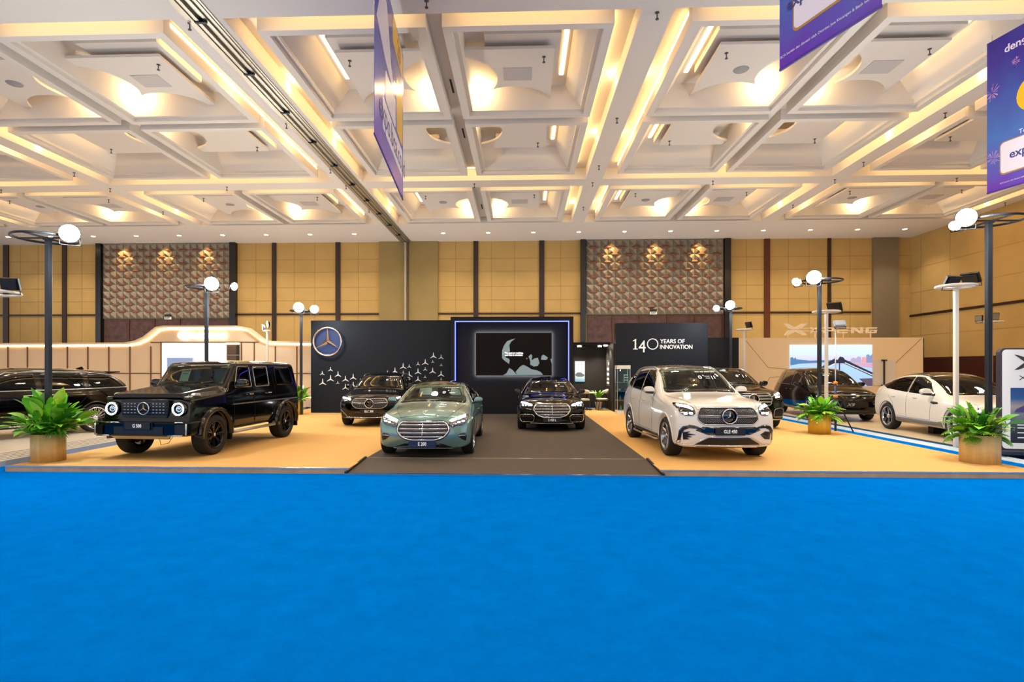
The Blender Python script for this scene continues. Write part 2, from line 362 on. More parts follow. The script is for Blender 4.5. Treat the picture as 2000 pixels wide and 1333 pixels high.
# relief panels with black mosaic pilasters and panelled doors
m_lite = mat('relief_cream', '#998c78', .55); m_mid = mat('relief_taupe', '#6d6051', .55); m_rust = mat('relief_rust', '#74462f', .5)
def relief(a, b, ytop, ybot, label):
    x0, x1 = px(a), px(b); z0 = ZQ((a+b)/2, ybot, YB); z1 = H
    r = thing('relief_panel', label, 'wall panel', ((x0+x1)/2, YB-.22, z0))
    W = x1-x0; Hh = z1-z0-.02; bk = MB().box(-W/2, W/2, .06, .2, 0, Hh).build('backing', m_mid, r)
    nx = 19; c = W/nx; nz = int(round(Hh/c)); cz = Hh/nz; t = MB(); ru = MB()
    for i in range(nx):
        for j in range(nz):
            xa, za = -W/2+i*c, j*cz; xb, zb = xa+c, za+cz; xm, zm = (xa+xb)/2, (za+zb)/2
            sz = 1
            cs = [(xa, .06, za), (xb, .06, za), (xb, .06, zb), (xa, .06, zb)]
            pk = (xm, -.06, zm)
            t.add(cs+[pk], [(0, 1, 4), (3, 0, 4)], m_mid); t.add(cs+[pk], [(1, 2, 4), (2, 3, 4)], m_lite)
    for j in range(nz):
        for i in range(nx+1):
            if (i+j) % 2: continue
            xm, zm = -W/2+i*c, j*cz
            if abs(xm) > W/2-.26 or j == 0: continue
            a_, b_ = c*.58, cz*.20
            pol = [(-a_, 0), (-a_*.55, b_), (a_*.55, b_), (a_, 0), (a_*.55, -b_), (-a_*.55, -b_)]
            vs = [(xm+u, -.0, zm+v) for u, v in pol]+[(xm-a_*.6, -.05, zm), (xm+a_*.6, -.05, zm)]
            ru.add(vs, [(0, 1, 6), (1, 2, 7, 6), (2, 3, 7), (3, 4, 7), (4, 5, 6, 7), (5, 0, 6)], m_rust)
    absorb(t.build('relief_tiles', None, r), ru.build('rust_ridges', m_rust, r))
    for k in (-1, 0, 1):
        wl = light('wall_washer', 'SPOT', (x0+W/2+k*2.36, YB-.62, H-.04), 130, (1, .60, .20), None, shadow_soft_size=.03, spot_size=1.3, spot_blend=.9); aim(wl, (0, .45, -1))
    # doors below
    dd = thing('panelled_door_wall', 'dark herringbone wooden doors below '+('the left' if a < 900 else 'the right')+' patterned relief panel', 'doors', ((x0+x1)/2, YB-.1, 0))
    n = 5; w = W/n
    for i in range(n):
        l = MB().box(-W/2+i*w+.08, -W/2+(i+1)*w-.08, -.02, .06, 0, z0-.04)
        for q in range(16):
            zz = .3+q*.27; s_ = 1 if i % 2 else -1
            if zz+w*.8 > z0-.1: break
            l.add([(-W/2+i*w+.1, -.03, zz+(w*.8 if s_ < 0 else 0)), (-W/2+(i+1)*w-.1, -.03, zz+(0 if s_ < 0 else w*.8)), (-W/2+(i+1)*w-.1, -.03, zz+.05+(0 if s_ < 0 else w*.8)), (-W/2+i*w+.1, -.03, zz+.05+(w*.8 if s_ < 0 else 0))], [(0, 1, 2, 3)])
        l.build('door_leaf', m_doorwood, dd)
        MB().box(-W/2+(i+1)*w-.07, -W/2+(i+1)*w+.07, -.06, .06, 0, z0-.04).build('door_post', mat('door_post_wood', '#4a2815', .45), dd)
    return z0
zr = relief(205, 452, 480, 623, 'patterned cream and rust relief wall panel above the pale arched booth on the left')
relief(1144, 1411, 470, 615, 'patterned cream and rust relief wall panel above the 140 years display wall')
for a, b in ((194, 204), (453, 464), (1133, 1143), (1412, 1424)):
    o = trim(MB().box(px(a), px(b), YB-.3, YB-.003, 0, H), m_tile)
# exit sign
def exit_sign(x, y, label):
    p = Q(x, y, YB-.4); s_ = thing('exit_sign', label, 'sign', (p.x, YB-.3, p.z))
    MB().box(-.18, .18, -.03, .03, .0, .14).build('sign_box', m_black, s_); MB().box(-.18, .18, -.035, .03, -.14, .0).build('sign_face', mat('exit_white', '#d9d6cc', .5, emit=.3), s_)
    text('lettering', 'EXIT', m_black, .13, s_, (0, -.042, -.07), depth=.003, bold=.004)
exit_sign(1277, 609, 'small exit sign at the foot of the right patterned relief panel'); exit_sign(326, 619, 'small exit sign at the foot of the left patterned relief panel')
# right wall
wr = MB().quad((XR, -12, 0), (XR, YB, 0), (XR, YB, H), (XR, -12, H)).build('wall_right', m_fab); struct(wr)
sr = MB()
for y in [30.2, 28.2, 25.7, 23.2, 20.7, 18.2, 15.7, 13.2, 10.7]: sr.box(XR-.006, XR, y-.012, y+.012, 2.4, H)
for z in (3.6, 5.9, 7.2): sr.box(XR-.006, XR, -12, YB, z-.012, z+.012)
sr.build('panel_seam', m_seam, wr)
trim(MB().box(XR-.05, XR-.002, -12, YB, 4.62, 4.74), m_brown)
trim(MB().box(XR-.03, XR-.002, -12, YB, 0, 2.42), mat('maroon_wood', '#3b0f0c', .4))

# unseen fill lights added behind the booth walls to brighten soffit and far wall
for x_, w_ in ((-22, 7), (-13, 7), (-4.5, 6), (5.5, 6), (14, 7)):
    wl = light('rear_fill_light', 'AREA', (x_, 28.3, 2.0), 110, (1, .86, .68), None, shape='RECTANGLE', size=w_, size_y=.5); wl.rotation_euler = (PI, 0, 0)
# ------------------------------------------------------------ display platforms
PZ = .1
m_beige = mat('beige_carpet', '#dcae6c', .95, noise=.06, nscale=90, bump=.15, spec=.1)
m_greyc = mat('charcoal_carpet', '#57504a', .95, noise=.22, nscale=60, bump=.2, spec=.15)
m_tanwood = mat('edge_board', '#b79878', .6, noise=.12, nscale=5)
m_alu = mat('aluminium_edge', '#dfe3e8', .25, .9)
XL, XRR, YF, YBK = -9.25, 8.82, 9.66, 24.6; RL, RR, RT = -3.04, 2.38, 10.82
def platform(name, label, x0, x1, y0, y1, m, front=True):
    t = thing(name, label, 'platform', ((x0+x1)/2, y0, 0)); w = (x1-x0)/2; L = y1-y0
    MB().box(-w+.001, w-.001, .002, L, .0, PZ-.006).build('base', m_tanwood, t)
    MB().box(-w, w, .02, L, PZ-.006, PZ).build('carpet', m, t)
    if front:
        MB().box(-w, w, -.004, .03, PZ-.014, PZ+.005).build('metal_edge', m_alu, t)
    return t
platform('carpeted_platform', 'low beige carpeted platform under the boxy black off-roader on the left', XL, RL-.002, YF, YBK, m_beige)
platform('carpeted_platform', 'low beige carpeted platform under the white front car on the right', RR+.002, XRR, YF, YBK, m_beige)
t = thing('carpet_runway', 'grey carpet runway between the beige platforms, under the green saloon', 'platform', ((RL+RR)/2, YF, 0)); w = (RR-RL)/2
MB().box(-w, w, RT-YF, YBK-YF, 0, PZ).build('runway_deck', m_greyc, t)
rb = MB(); a = [(-w, -.1), (w, -.1), (w, RT-YF), (-w, RT-YF)]
rb.add([(x, y, .0) for x, y in a]+[(x, y, .022 if y < 0 else PZ) for x, y in a], [(0, 3, 2, 1), (4, 5, 6, 7), (0, 1, 5, 4), (1, 2, 6, 5), (2, 3, 7, 6), (3, 0, 4, 7)]); rb.build('ramp', m_greyc, t)
MB().box(-w-.03, w+.03, -.13, -.08, 0, .035).build('ramp_lip', mat('ramp_steel', '#d2d6da', .18, 1), t)
MB().box(-w+.02, w-.02, RT-YF-.02, RT-YF+.02, PZ-.005, PZ+.008).build('ramp_top_trim', mat('gold_trim', '#d9c6a4', .25, .8), t)
for s_ in (-1, 1):
    r_ = MB(); r_.add([(s_*(w+d), y, z) for d in (-.0, .04) for (y, z) in ((-.1, 0), (RT-YF, 0), (RT-YF, PZ+.03), (-.1, .06))], [(0, 1, 2, 3), (7, 6, 5, 4), (0, 4, 5, 1), (1, 5, 6, 2), (2, 6, 7, 3), (3, 7, 4, 0)])
    r_.build('ramp_side_rail', m_dark, t)
# neighbours' floors
m_cream = mat('cream_floor', '#d8c3a2', .35, noise=.04, nscale=3)
m_pale = mat('pale_stone_floor', '#c9bfb2', .35, noise=.05, nscale=3)
t = thing('raised_floor', 'glossy cream raised floor under the cars of the right-hand booth', 'platform', (15.4, 12.1, 0))
MB().box(-5.54, 5.55, 0, 14, 0, PZ).build('deck', m_cream, t); MB().box(-5.57, -5.54, -.03, 14, 0, PZ+.002).build('edge_strip', mat('blue_edge', '#274a63', .4), t); MB().box(-5.54, 5.55, -.03, -.001, 0, PZ+.002).build('edge_strip', MATS['blue_edge'], t)
o = tag(MB().add([(9.66, 9.9, .001), (9.83, 9.9, .001), (9.83, 24, .001), (9.66, 24, .001), (9.66, 9.9, .006), (9.83, 9.9, .06), (9.83, 24, .06), (9.66, 24, .006)], [(0, 1, 2, 3), (4, 5, 6, 7), (0, 1, 5, 4), (1, 2, 6, 5), (2, 3, 7, 6), (3, 0, 4, 7)]).build('protective_strip', mat('pale_blue_film', '#c2d6e6', .4)), 'pale blue protective strip lying on the blue carpet along the cream floor', 'floor strip')
t = thing('raised_floor', 'pale striped raised floor under the black people carrier on the left', 'platform', (-20, 9.9, 0))
MB().box(-10, 10.2, 0, 15.8, 0, PZ).build('deck', m_pale, t)
for x in (10.05, 9.88, 9.7, 9.52, 9.34): MB().box(x-.012, x+.012, 0, 15.8, PZ, PZ+.003).build('dark_inlay_line', m_dark, t)

# ------------------------------------------------------------ display walls
m_char = mat('charcoal_wall', '#161b25', .6, spec=.2); m_char2 = mat('darker_wall', '#0d0e13', .6, spec=.2); m_ink = mat('ink_wall', '#25211f', .6, spec=.2)
m_star = mat('star_white', '#d9dbd8', .5, emit=.12)
def star_poly(R):
    p = []
    for k in range(3):
        a = PI/2+2*PI*k/3; p.append((R*math.cos(a-.05), R*math.sin(a-.05))); p.append((R*math.cos(a+.05), R*math.sin(a+.05))); b = a+PI/3; p.append((R*.17*math.cos(b), R*.17*math.sin(b)))
    return p
YW = 21.7
z1 = ZQ(740, 626, YW); xa, xb = XQ(607, YW), XQ(880, YW)
dw = thing('display_wall', 'tall charcoal display wall with a large ringed star and a flock of small stars', 'display wall', ((xa+xb)/2, YW, PZ)); W = xb-xa
MB().box(-W/2, W/2, 0, .35, 0, z1-PZ).build('wall_body', m_char, dw, bevel=.01)
cxw = (xa+xb)/2
def on(x, y): q = Q(x, y, YW); return q.x-cxw, q.z-PZ
u, v = on(642, 668); R = 27.5*YW/FPX
em = bpy.data.objects.new('ringed_star', None); C.objects.link(em); em.parent = dw; em.location = (u, -.14, v)
m_starchrome = mat('polished_steel', '#e8d9c0', .15, 1)
MB().tube([(R*math.cos(2*PI*k/64), 0, R*math.sin(2*PI*k/64)) for k in range(64)], .036, 10, closed=True, up=(0, 1, 0)).build('emblem_ring', m_starchrome, em)
def star3d(mb, R, d, wd=.16, m=None):
    for k in range(3):
        a = PI/2+2*PI*k/3; t_ = Vector((R*math.cos(a), 0, R*math.sin(a))); b1 = a+PI/3; b2 = a-PI/3
        v1 = Vector((R*wd*math.cos(b1), 0, R*wd*math.sin(b1))); v2 = Vector((R*wd*math.cos(b2), 0, R*wd*math.sin(b2))); o_ = Vector((0, 0, 0)); f_ = Vector((0, -d, 0))
        mb.add([o_+f_, t_+f_*.25, v1, v2, t_, o_-f_*.3], [(0, 1, 2), (0, 3, 1), (2, 1, 4), (3, 4, 1), (5, 2, 4), (5, 4, 3)], m)
s3 = MB(); star3d(s3, R*.98, .09); s3.build('emblem_star', m_starchrome, em)
hl = light('emblem_halo', 'AREA', (0, .05, 0), 14, (.35, .45, 1), em, shape='DISK', size=R*1.9); hl.rotation_euler = (PI/2, 0, 0)
stars = [(131,530,20),(203,496,20),(135,608,30),(203,577,30),(268,540,27),(266,612,13),(333,580,27),(333,650,27),(400,563,27),(400,632,27),(463,603,25),(697,525,20),(762,508,27),(833,470,27),(833,525,18),(886,470,17),(886,540,27),(962,448,17),(962,516,27),(962,582,25),(1025,435,27),(1025,494,17),(1023,562,12),(1096,378,27),(1090,430,13),(1089,510,27),(1162,390,21),(1162,458,13),(1162,537,27),(1162,590,20)]
sd = None
for (cx_, cy_, r_) in stars:
    u, v = on(600+cx_/4.444, 610+(cy_+r_*.2)/4.444); r_ = r_*1.2/4.444*YW/FPX
    MB().prism([(a*r_, b*r_) for a, b in star_poly(1)], lambda p, q: (p, 0, q), (0, -.012, 0)).build('small_star', m_star, dw).location = (u, -.002, v)
# wall with the big screen
YS = 21.1; xa, xb = XQ(880, YS), XQ(1120, YS); z1 = ZQ(1000, 619, YS); W = xb-xa; cxw = (xa+xb)/2
ls = thing('screen_wall', 'dark wall with a blue light frame around a large wide screen', 'display wall', (cxw, YS, PZ))
Hh = z1-PZ; b = .16; rz_ = .45
fr = MB().box(-W/2, W/2, .3, .8, 0, Hh); fr.box(-W/2, -W/2+b, 0, .3, 0, Hh); fr.box(W/2-b, W/2, 0, .3, 0, Hh); fr.box(-W/2+b, W/2-b, 0, .3, Hh-b, Hh)
fr.build('wall_body', mat('screen_wall_paint', '#15171e', .6, spec=.2), ls)
m_led = mat('blue_led', '#5d6bff', .5, emit=2.6, ecol='#5a66ff')
le = MB().box(-W/2+b, -W/2+b+.032, -.004, .05, .0, Hh-b); le.box(W/2-b-.032, W/2-b, -.004, .05, 0, Hh-b); le.box(-W/2+b+.032, W/2-b-.032, -.004, .05, Hh-b-.032, Hh-b)
le.build('led_frame', m_led, ls)
sx0, sx1 = XQ(929, YS)-cxw, XQ(1078, YS)-cxw; sz1, sz0 = ZQ(1000, 650, YS)-PZ, ZQ(1000, 734, YS)-PZ
sc = MB().box(sx0, sx1, .12, .2, sz0, sz1).build('screen', mat('screen_black', '#0a0606', .6, spec=.15), ls)
for (lx, lz, w_, h_, rx_) in ((sx0+(sx1-sx0)/2, sz1+.01, sx1-sx0, .04, 0), (sx0+(sx1-sx0)/2, sz0-.01, sx1-sx0, .04, 0)):
    hl = light('screen_halo', 'AREA', (lx, .21, lz), 9, (.95, .92, .85), ls, shape='RECTANGLE', size=w_, size_y=.05); hl.rotation_euler = (PI/2, 0, 0)
for (lx, lz) in ((sx0-.01, (sz0+sz1)/2), (sx1+.01, (sz0+sz1)/2)):
    hl = light('screen_halo', 'AREA', (lx, .21, lz), 6, (.95, .92, .85), ls, shape='RECTANGLE', size=.05, size_y=sz1-sz0); hl.rotation_euler = (PI/2, 0, 0)
m_scr = mat('screen_image', '#74868c', .5, emit=.35, ecol='#7d9299')
def scr(pts, m=m_scr, nm='screen_picture'):
    # pts in the screen crop's pixels
    q = [(sx0+(x-265)/(1590-265)*(sx1-sx0), sz1-(y-280)/(1040-280)*(sz1-sz0)) for x, y in pts]
    MB().prism(q, lambda u, v: (u, .119, v), (0, -.003, 0)).build(nm, m, sc)
scr([(960,380),(890,400),(810,430),(755,510),(725,600),(722,730),(760,770),(845,835),(858,770),(845,745),(790,720),(765,650),(862,610),(855,540),(850,500),(880,440)])
scr([(740,1035),(800,1000),(850,905),(905,940),(990,1035)]); scr([(960,975),(1040,880),(1095,850),(1160,880),(1240,930),(1340,950),(1400,980),(1440,1030),(990,1035)])
scr([(1185,700),(1230,660),(1250,690),(1240,770),(1290,735),(1350,725),(1375,820),(1345,870),(1280,880),(1215,850),(1215,780)]); scr([(1405,760),(1410,700),(1440,668),(1480,690),(1525,725),(1490,765)]); scr([(1565,750),(1590,740),(1590,830)]); scr([(1145,740),(1155,720),(1165,740),(1155,750)])
for (yy, tx) in ((640, 'The best or nothing,'), (678, 'and that is timeless.')):
    xm = sx0+(930-265)/(1590-265)*(sx1-sx0); zm = sz1-(yy-280)/(760)*(sz1-sz0)
    text('screen_text', tx, mat('text_glow', '#ffffff', .5, emit=1.5), .085, sc, (xm, .112, zm), depth=.001, bold=.002)
# 140 years wall
YA = 22.7; xa, xb = XQ(1203, YA), XQ(1383, YA); z1 = ZQ(1300, 631, YA); cxw = (xa+xb)/2; W = xb-xa
aw = thing('anniversary_wall', 'charcoal wall reading 140 years of innovation behind the white car', 'display wall', (cxw, YA, PZ))
MB().box(-W/2, W/2, 0, .4, 0, z1-PZ).build('wall_body', m_char, aw, bevel=.01)
def atw(x, y): q = Q(x, y, YA); return (q.x-cxw, -.012, q.z-PZ)
m_let = mat('letter_white', '#e6e6e4', .5, emit=.25)
def T(body, x, y, h, w=None, m=m_let, parent=aw, fn=atw, Y=YA, bold=0, depth=.01, nm='lettering'):
    o = text(nm, body, m, 1, parent, fn(x, y), depth=depth, bold=bold)
    me = o.data; xs = [v.co.x for v in me.vertices]; ys = [v.co.y for v in me.vertices]
    sy = h*Y/FPX/(max(ys)-min(ys)); sx = (w*Y/FPX/(max(xs)-min(xs))) if w else sy
    mx, my = (max(xs)+min(xs))/2, (max(ys)+min(ys))/2
    me.transform(Matrix.Diagonal((sx, sy, 1, 1)) @ Matrix.Translation((-mx, -my, 0))); return o
MB().prism([(a*YA/FPX+atw(1241, 683)[0], b*YA/FPX+atw(1241, 683)[2]) for a, b in ((-4.5, 0), (-4.5, 1.3), (-1.3, 2), (-1.3, 17), (-4.8, 15.5), (-5, 17), (.6, 20.3), (1.3, 20.3), (1.3, 2), (4.5, 1.3), (4.5, 0))], lambda u, v: (u, -.001, v), (0, -.012, 0)).build('lettering', m_let, aw); T('4', 1254, 677, 23, 13.5); 
px_ = YA/FPX; u, _, v = atw(1274.5, 672.5)
MB().tube([(u+10*px_*math.cos(2*PI*k/40), -.012, v+10*px_*math.sin(2*PI*k/40)) for k in range(40)], 1.0*px_, 6, closed=True, up=(0, 1, 0)).build('lettering', m_let, aw)
T('YEARS OF', 1313, 667, 8.2, 47, bold=.012); T('INNOVATION', 1320.5, 678, 8.2, 62, bold=.012)
YD = 23.2
o = tag(MB().box(XQ(1384, YD), XQ(1443, YD), YD, YD+.4, PZ, ZQ(1400, 660, YD)).build('low_display_wall', m_char2), 'plain near-black lower wall at the right end of the 140 years wall', 'display wall')
# small dark meeting room
YM = 25.0; xl, xr = XQ(1100, YM), XQ(1203, YA)+.0; zt = 2.75
rm = thing('meeting_alcove', 'dark open alcove with wall lamps between the screen wall and the 140 years wall', 'booth room', (xl, YM, PZ)); 
MB().box(0, xr-xl, 0, .1, 0, zt).build('rear_panel', m_ink, rm)
MB().box(xr-xl-.1, xr-xl, YA-YM, 0, 0, zt).build('side_panel', m_ink, rm)
MB().box(-.2, xr-xl, -.9, .1, zt, zt+.12).build('canopy', m_char2, rm)
for (lx, ly) in ((xr-xl-1.3, -.65), (xr-xl-.42, -.65), (xr-xl-.3, -1.5)):
    l = MB().lathe([(.001, 0), (.085, 0), (.09, .05), (.03, .06)], 16, (lx, ly, zt-.07)).build('ceiling_lamp', mat('lamp_disc', '#ffffff', .5, emit=14, ecol='#fff3d8'), rm)
    light('alcove_lamp', 'SPOT', (lx, ly, zt-.1), 130, (1, .92, .78), rm, shadow_soft_size=.06, spot_size=2.2, spot_blend=.8)
def poster(name, label, cat, x0, x1, y0, y1, Y, fn=None):
    a, b_ = Q(x0, y1, Y), Q(x1, y0, Y); t_ = thing(name, label, cat, ((a.x+b_.x)/2, Y, a.z)); return t_, b_.x-a.x, b_.z-a.z
t_, w, h = poster('car_poster', 'upright pale poster of a parked car on the dark alcove wall', 'poster', 1123, 1142, 706, 746, YM-.02)
bk = mat('poster_sky', '#cfd8d4', .5); _nt = bk.node_tree; tc = _nt.nodes.new('ShaderNodeTexCoord'); sp = _nt.nodes.new('ShaderNodeSeparateXYZ'); rp = _nt.nodes.new('ShaderNodeValToRGB')
_nt.links.new(tc.outputs['Generated'], sp.inputs[0]); _nt.links.new(sp.outputs['Z'], rp.inputs[0]); _nt.links.new(rp.outputs[0], _nt.nodes['Principled BSDF'].inputs['Base Color'])
rp.color_ramp.elements[0].color = lin('#5b90b8'); rp.color_ramp.elements[1].color = lin('#dfe2dc'); rp.color_ramp.elements[1].position = .45
MB().box(-w/2, w/2, -.02, 0, 0, h).build('poster_board', bk, t_)
MB().prism([(-.2, .27), (-.2, .34), (-.1, .42), (.05, .42), (.14, .35), (.2, .32), (.2, .25), (.1, .22), (-.1, .22)], lambda u, v: (u, -.021, v), (0, -.002, 0)).build('printed_car', mat('print_grey', '#4b545c', .5), t_)
# notice on the alcove's side panel
xn = xr-.11
t_ = thing('notice_board', 'framed dark notice with rows of pale figures on the alcove side wall', 'poster', (xn, 24.0, PZ+1.0))
MB().box(-.01, 0, -.4, .4, 0, 1.1).build('board', mat('notice_grey', '#4c4744', .6), t_)
for k, z in enumerate((.95, .72, .5, .28, .12)):
    for j in range(6 if k else 2): MB().box(-.016, -.01, -.32+j*.11, -.26+j*.11, z-(.06 if k < 3 else .03), z+.06).build('printed_figure', m_let, t_)
# glass cabinet
YC = 21.9; ca, cb = XQ(1203, YC), XQ(1229, YC); cz = ZQ(1215, 714, YC)-PZ; w = cb-ca
gc = thing('glass_cabinet', 'slim white-framed glass display cabinet beside the white car', 'display cabinet', ((ca+cb)/2, YC, PZ))
MB().box(-w/2, w/2, -w/2, w/2, cz-.14, cz).build('top_box', m_white, gc); MB().box(-w/2, w/2, -w/2, w/2, 0, .12).build('plinth', m_white, gc)
for a in (-1, 1):
    for b_ in (-1, 1): MB().box(a*(w/2-.012)-.012, a*(w/2-.012)+.012, b_*(w/2-.012)-.012, b_*(w/2-.012)+.012, .12, cz-.14).build('corner_post', m_grey, gc)
m_pane = glass('cabinet_glass', '#d8f0ec', clear=.85)
for z in (.5, .86, 1.2): MB().box(-w/2+.03, w/2-.03, -w/2+.03, w/2-.03, z, z+.012).build('shelf', mat('glass_shelf', '#a8c4c2', .2), gc)
for a in (-1, 1): MB().box(-w/2+.025, w/2-.025, a*(w/2-.006)-.002, a*(w/2-.006)+.002, .12, cz-.14).build('glass_pane', m_pane, gc)
light('cabinet_lamp', 'POINT', (0, 0, cz-.2), 6, (.9, 1, 1), gc, shadow_soft_size=.03)
items = [(-.1, .51, 'bottle', '#6d7f86'), (.08, .51, 'bottle', '#2f4a55'), (-.12, .872, 'cup', '#c9d2d0'), (.1, .872, 'cup', '#b3273a'), (.0, 1.212, 'cup', '#6a2f22'), (-.08, .13, 'bottle', '#9fb0b2')]
for i, (dx, z, kd, c_) in enumerate(items):
    mb = MB().lathe([(.001, 0), (.035, 0), (.035, .11), (.015, .15), (.015, .19), (.001, .19)] if kd == 'bottle' else [(.001, 0), (.03, 0), (.04, .09), (.036, .09), (.028, .01)], 14)
    o = mb.build('display_'+kd, mat('merch_'+c_[1:], c_, .3)); o.location = ((ca+cb)/2+dx, YC-.05, PZ+z)
    tag(o, ['grey bottle on the lower glass shelf of the cabinet', 'dark teal bottle on the lower glass shelf of the cabinet', 'pale cup on the middle shelf of the glass cabinet', 'red cup on the middle shelf of the glass cabinet', 'brown cup on the top shelf of the glass cabinet', 'silver bottle on the bottom of the glass cabinet'][i], kd)
cap = MB()
for k in range(3): cap.box(-.08, .08, -.05, .05, .06+k*.1, .1+k*.1)
cap.box(-.085, -.08, -.05, .05, 0, .3); o = cap.build('display_rack', m_white); o.location = ((ca+cb)/2+.14, YC+.02, PZ+1.212); tag(o, 'little white three-tier rack on the top shelf of the glass cabinet', 'rack')
# white shop bust by the cabinet
bu = MB().lathe([(.001, 0), (.11, 0), (.11, .02), (.02, .04), (.02, .75), (.12, .78), (.15, .95), (.17, 1.12), (.12, 1.22), (.055, 1.25), (.05, 1.32), (.001, 1.33)], 20)
o = bu.build('display_bust', mat('bust_linen', '#c9c1ae', .7)); o.scale = (1.15, .75, 1.05); o.location = (XQ(1236, 22.2), 22.2, PZ); tag(o, 'off-white dressmaker bust standing beside the glass cabinet', 'display bust')

# ------------------------------------------------------------ table, chairs
m_leg = mat('walnut_leg', '#3a2417', .5); m_seat = mat('oat_fabric', '#c9bba8', .8); m_top = mat('white_top', '#ddd7cf', .3)
def table(loc):
    t_ = thing('round_table', 'small round white table in the dark alcove', 'table', loc)
    MB().lathe([(.001, .70), (.42, .70), (.43, .715), (.42, .73), (.001, .73)], 36).build('tabletop', m_top, t_)
    MB().lathe([(.001, 0), (.22, 0), (.22, .02), (.03, .04), (.03, .70), (.001, .70)], 20).build('pedestal', m_leg, t_)
tx, ty = XQ(1146, 23.9), 23.9; table((tx, ty, PZ))
def chair(loc, rz, label):
    c_ = thing('dining_chair', label, 'chair', loc, rz, 'pale chairs at the round table')
    MB().prism([(-.23, -.22), (.23, -.22), (.25, .1), (.2, .22), (-.2, .22), (-.25, .1)], lambda u, v: (u, v, .42), (0, 0, .07)).build('seat', m_seat, c_, bevel=.02)
    bk_ = MB(); n = 14; vs = []
    for i in range(n+1):
        a = math.radians(200+140*i/n); h_ = .09*math.sin(PI*i/n)+.03
        for (r_, z) in ((.27, .70), (.27, .70+h_+.06), (.235, .70+h_+.06), (.235, .70)): vs.append((r_*math.cos(a), -r_*math.sin(a)*.95-.0, z))
    fs = []
    for i in range(n):
        for k in range(4): fs.append((i*4+k, i*4+(k+1) % 4, (i+1)*4+(k+1) % 4, (i+1)*4+k))
    fs += [(0, 1, 2, 3), tuple(n*4+k for k in (3, 2, 1, 0))]
    bk_.add(vs, fs, None, True).build('backrest', m_seat, c_)
    for sx in (-1, 1):
        MB().tube([(sx*.19, -.18, .43), (sx*.23, -.23, 0)], [.018, .011], 8).build('leg', m_leg, c_)
        MB().tube([(sx*.22, .16, .72), (sx*.2, .17, .43), (sx*.23, .24, 0)], [.014, .018, .011], 8).build('leg', m_leg, c_)
    return c_
chair((tx-.22, ty-.62, PZ), PI*1.06, 'pale upholstered chair in front of the small round table, nearest the saloon')
chair((tx+.62, ty-.28, PZ), PI*1.55, 'pale upholstered chair at the right of the round table by the pot plant')
vs_ = MB().lathe([(.001, 0), (.05, 0), (.06, .06), (.04, .12), (.03, .12)], 16).build('table_vase', mat('green_glass', '#5b7a57', .2)); vs_.location = (tx-.05, ty, PZ+.73); tag(vs_, 'small green vase on the round white table', 'vase')

# ------------------------------------------------------------ plants
def leaf_mb(mb, base, d, L, W, curl, m, n=6, twist=0, lobes=0, fold=.25):
    d = Vector(d).normalized(); up = Vector((0, 0, 1)); side = d.cross(up)
    side = side.normalized() if side.length > .05 else Vector((1, 0, 0))
    side = (Matrix.Rotation(twist, 3, d) @ side)
    p = Vector(base); vs = []; fs = []; cur = d.copy()
    for i in range(n+1):
        t_ = i/n; w_ = W*math.sin(PI*min(1, t_**.8*.97+.03))**.8 if i < n else 0
        if lobes and i % 2 and i < n: w_ *= .45
        nrm = side.cross(cur).normalized()
        vs += [p-side*w_+nrm*w_*fold, p, p+side*w_+nrm*w_*fold]
        cur = (cur+Vector((0, 0, -curl/n))).normalized(); p = p+cur*(L/n)
    for i in range(n):
        a = i*3; fs += [(a, a+1, a+4, a+3), (a+1, a+2, a+5, a+4)]
    mb.add(vs, fs, m, True)
G = [mat('leaf_bright', '#86cc2a', .4, spec=.5), mat('leaf_mid', '#5fae24', .4), mat('leaf_deep', '#357a1c', .4), mat('leaf_lime', '#b0d440', .4), mat('leaf_dusk', '#3a3140', .6)]
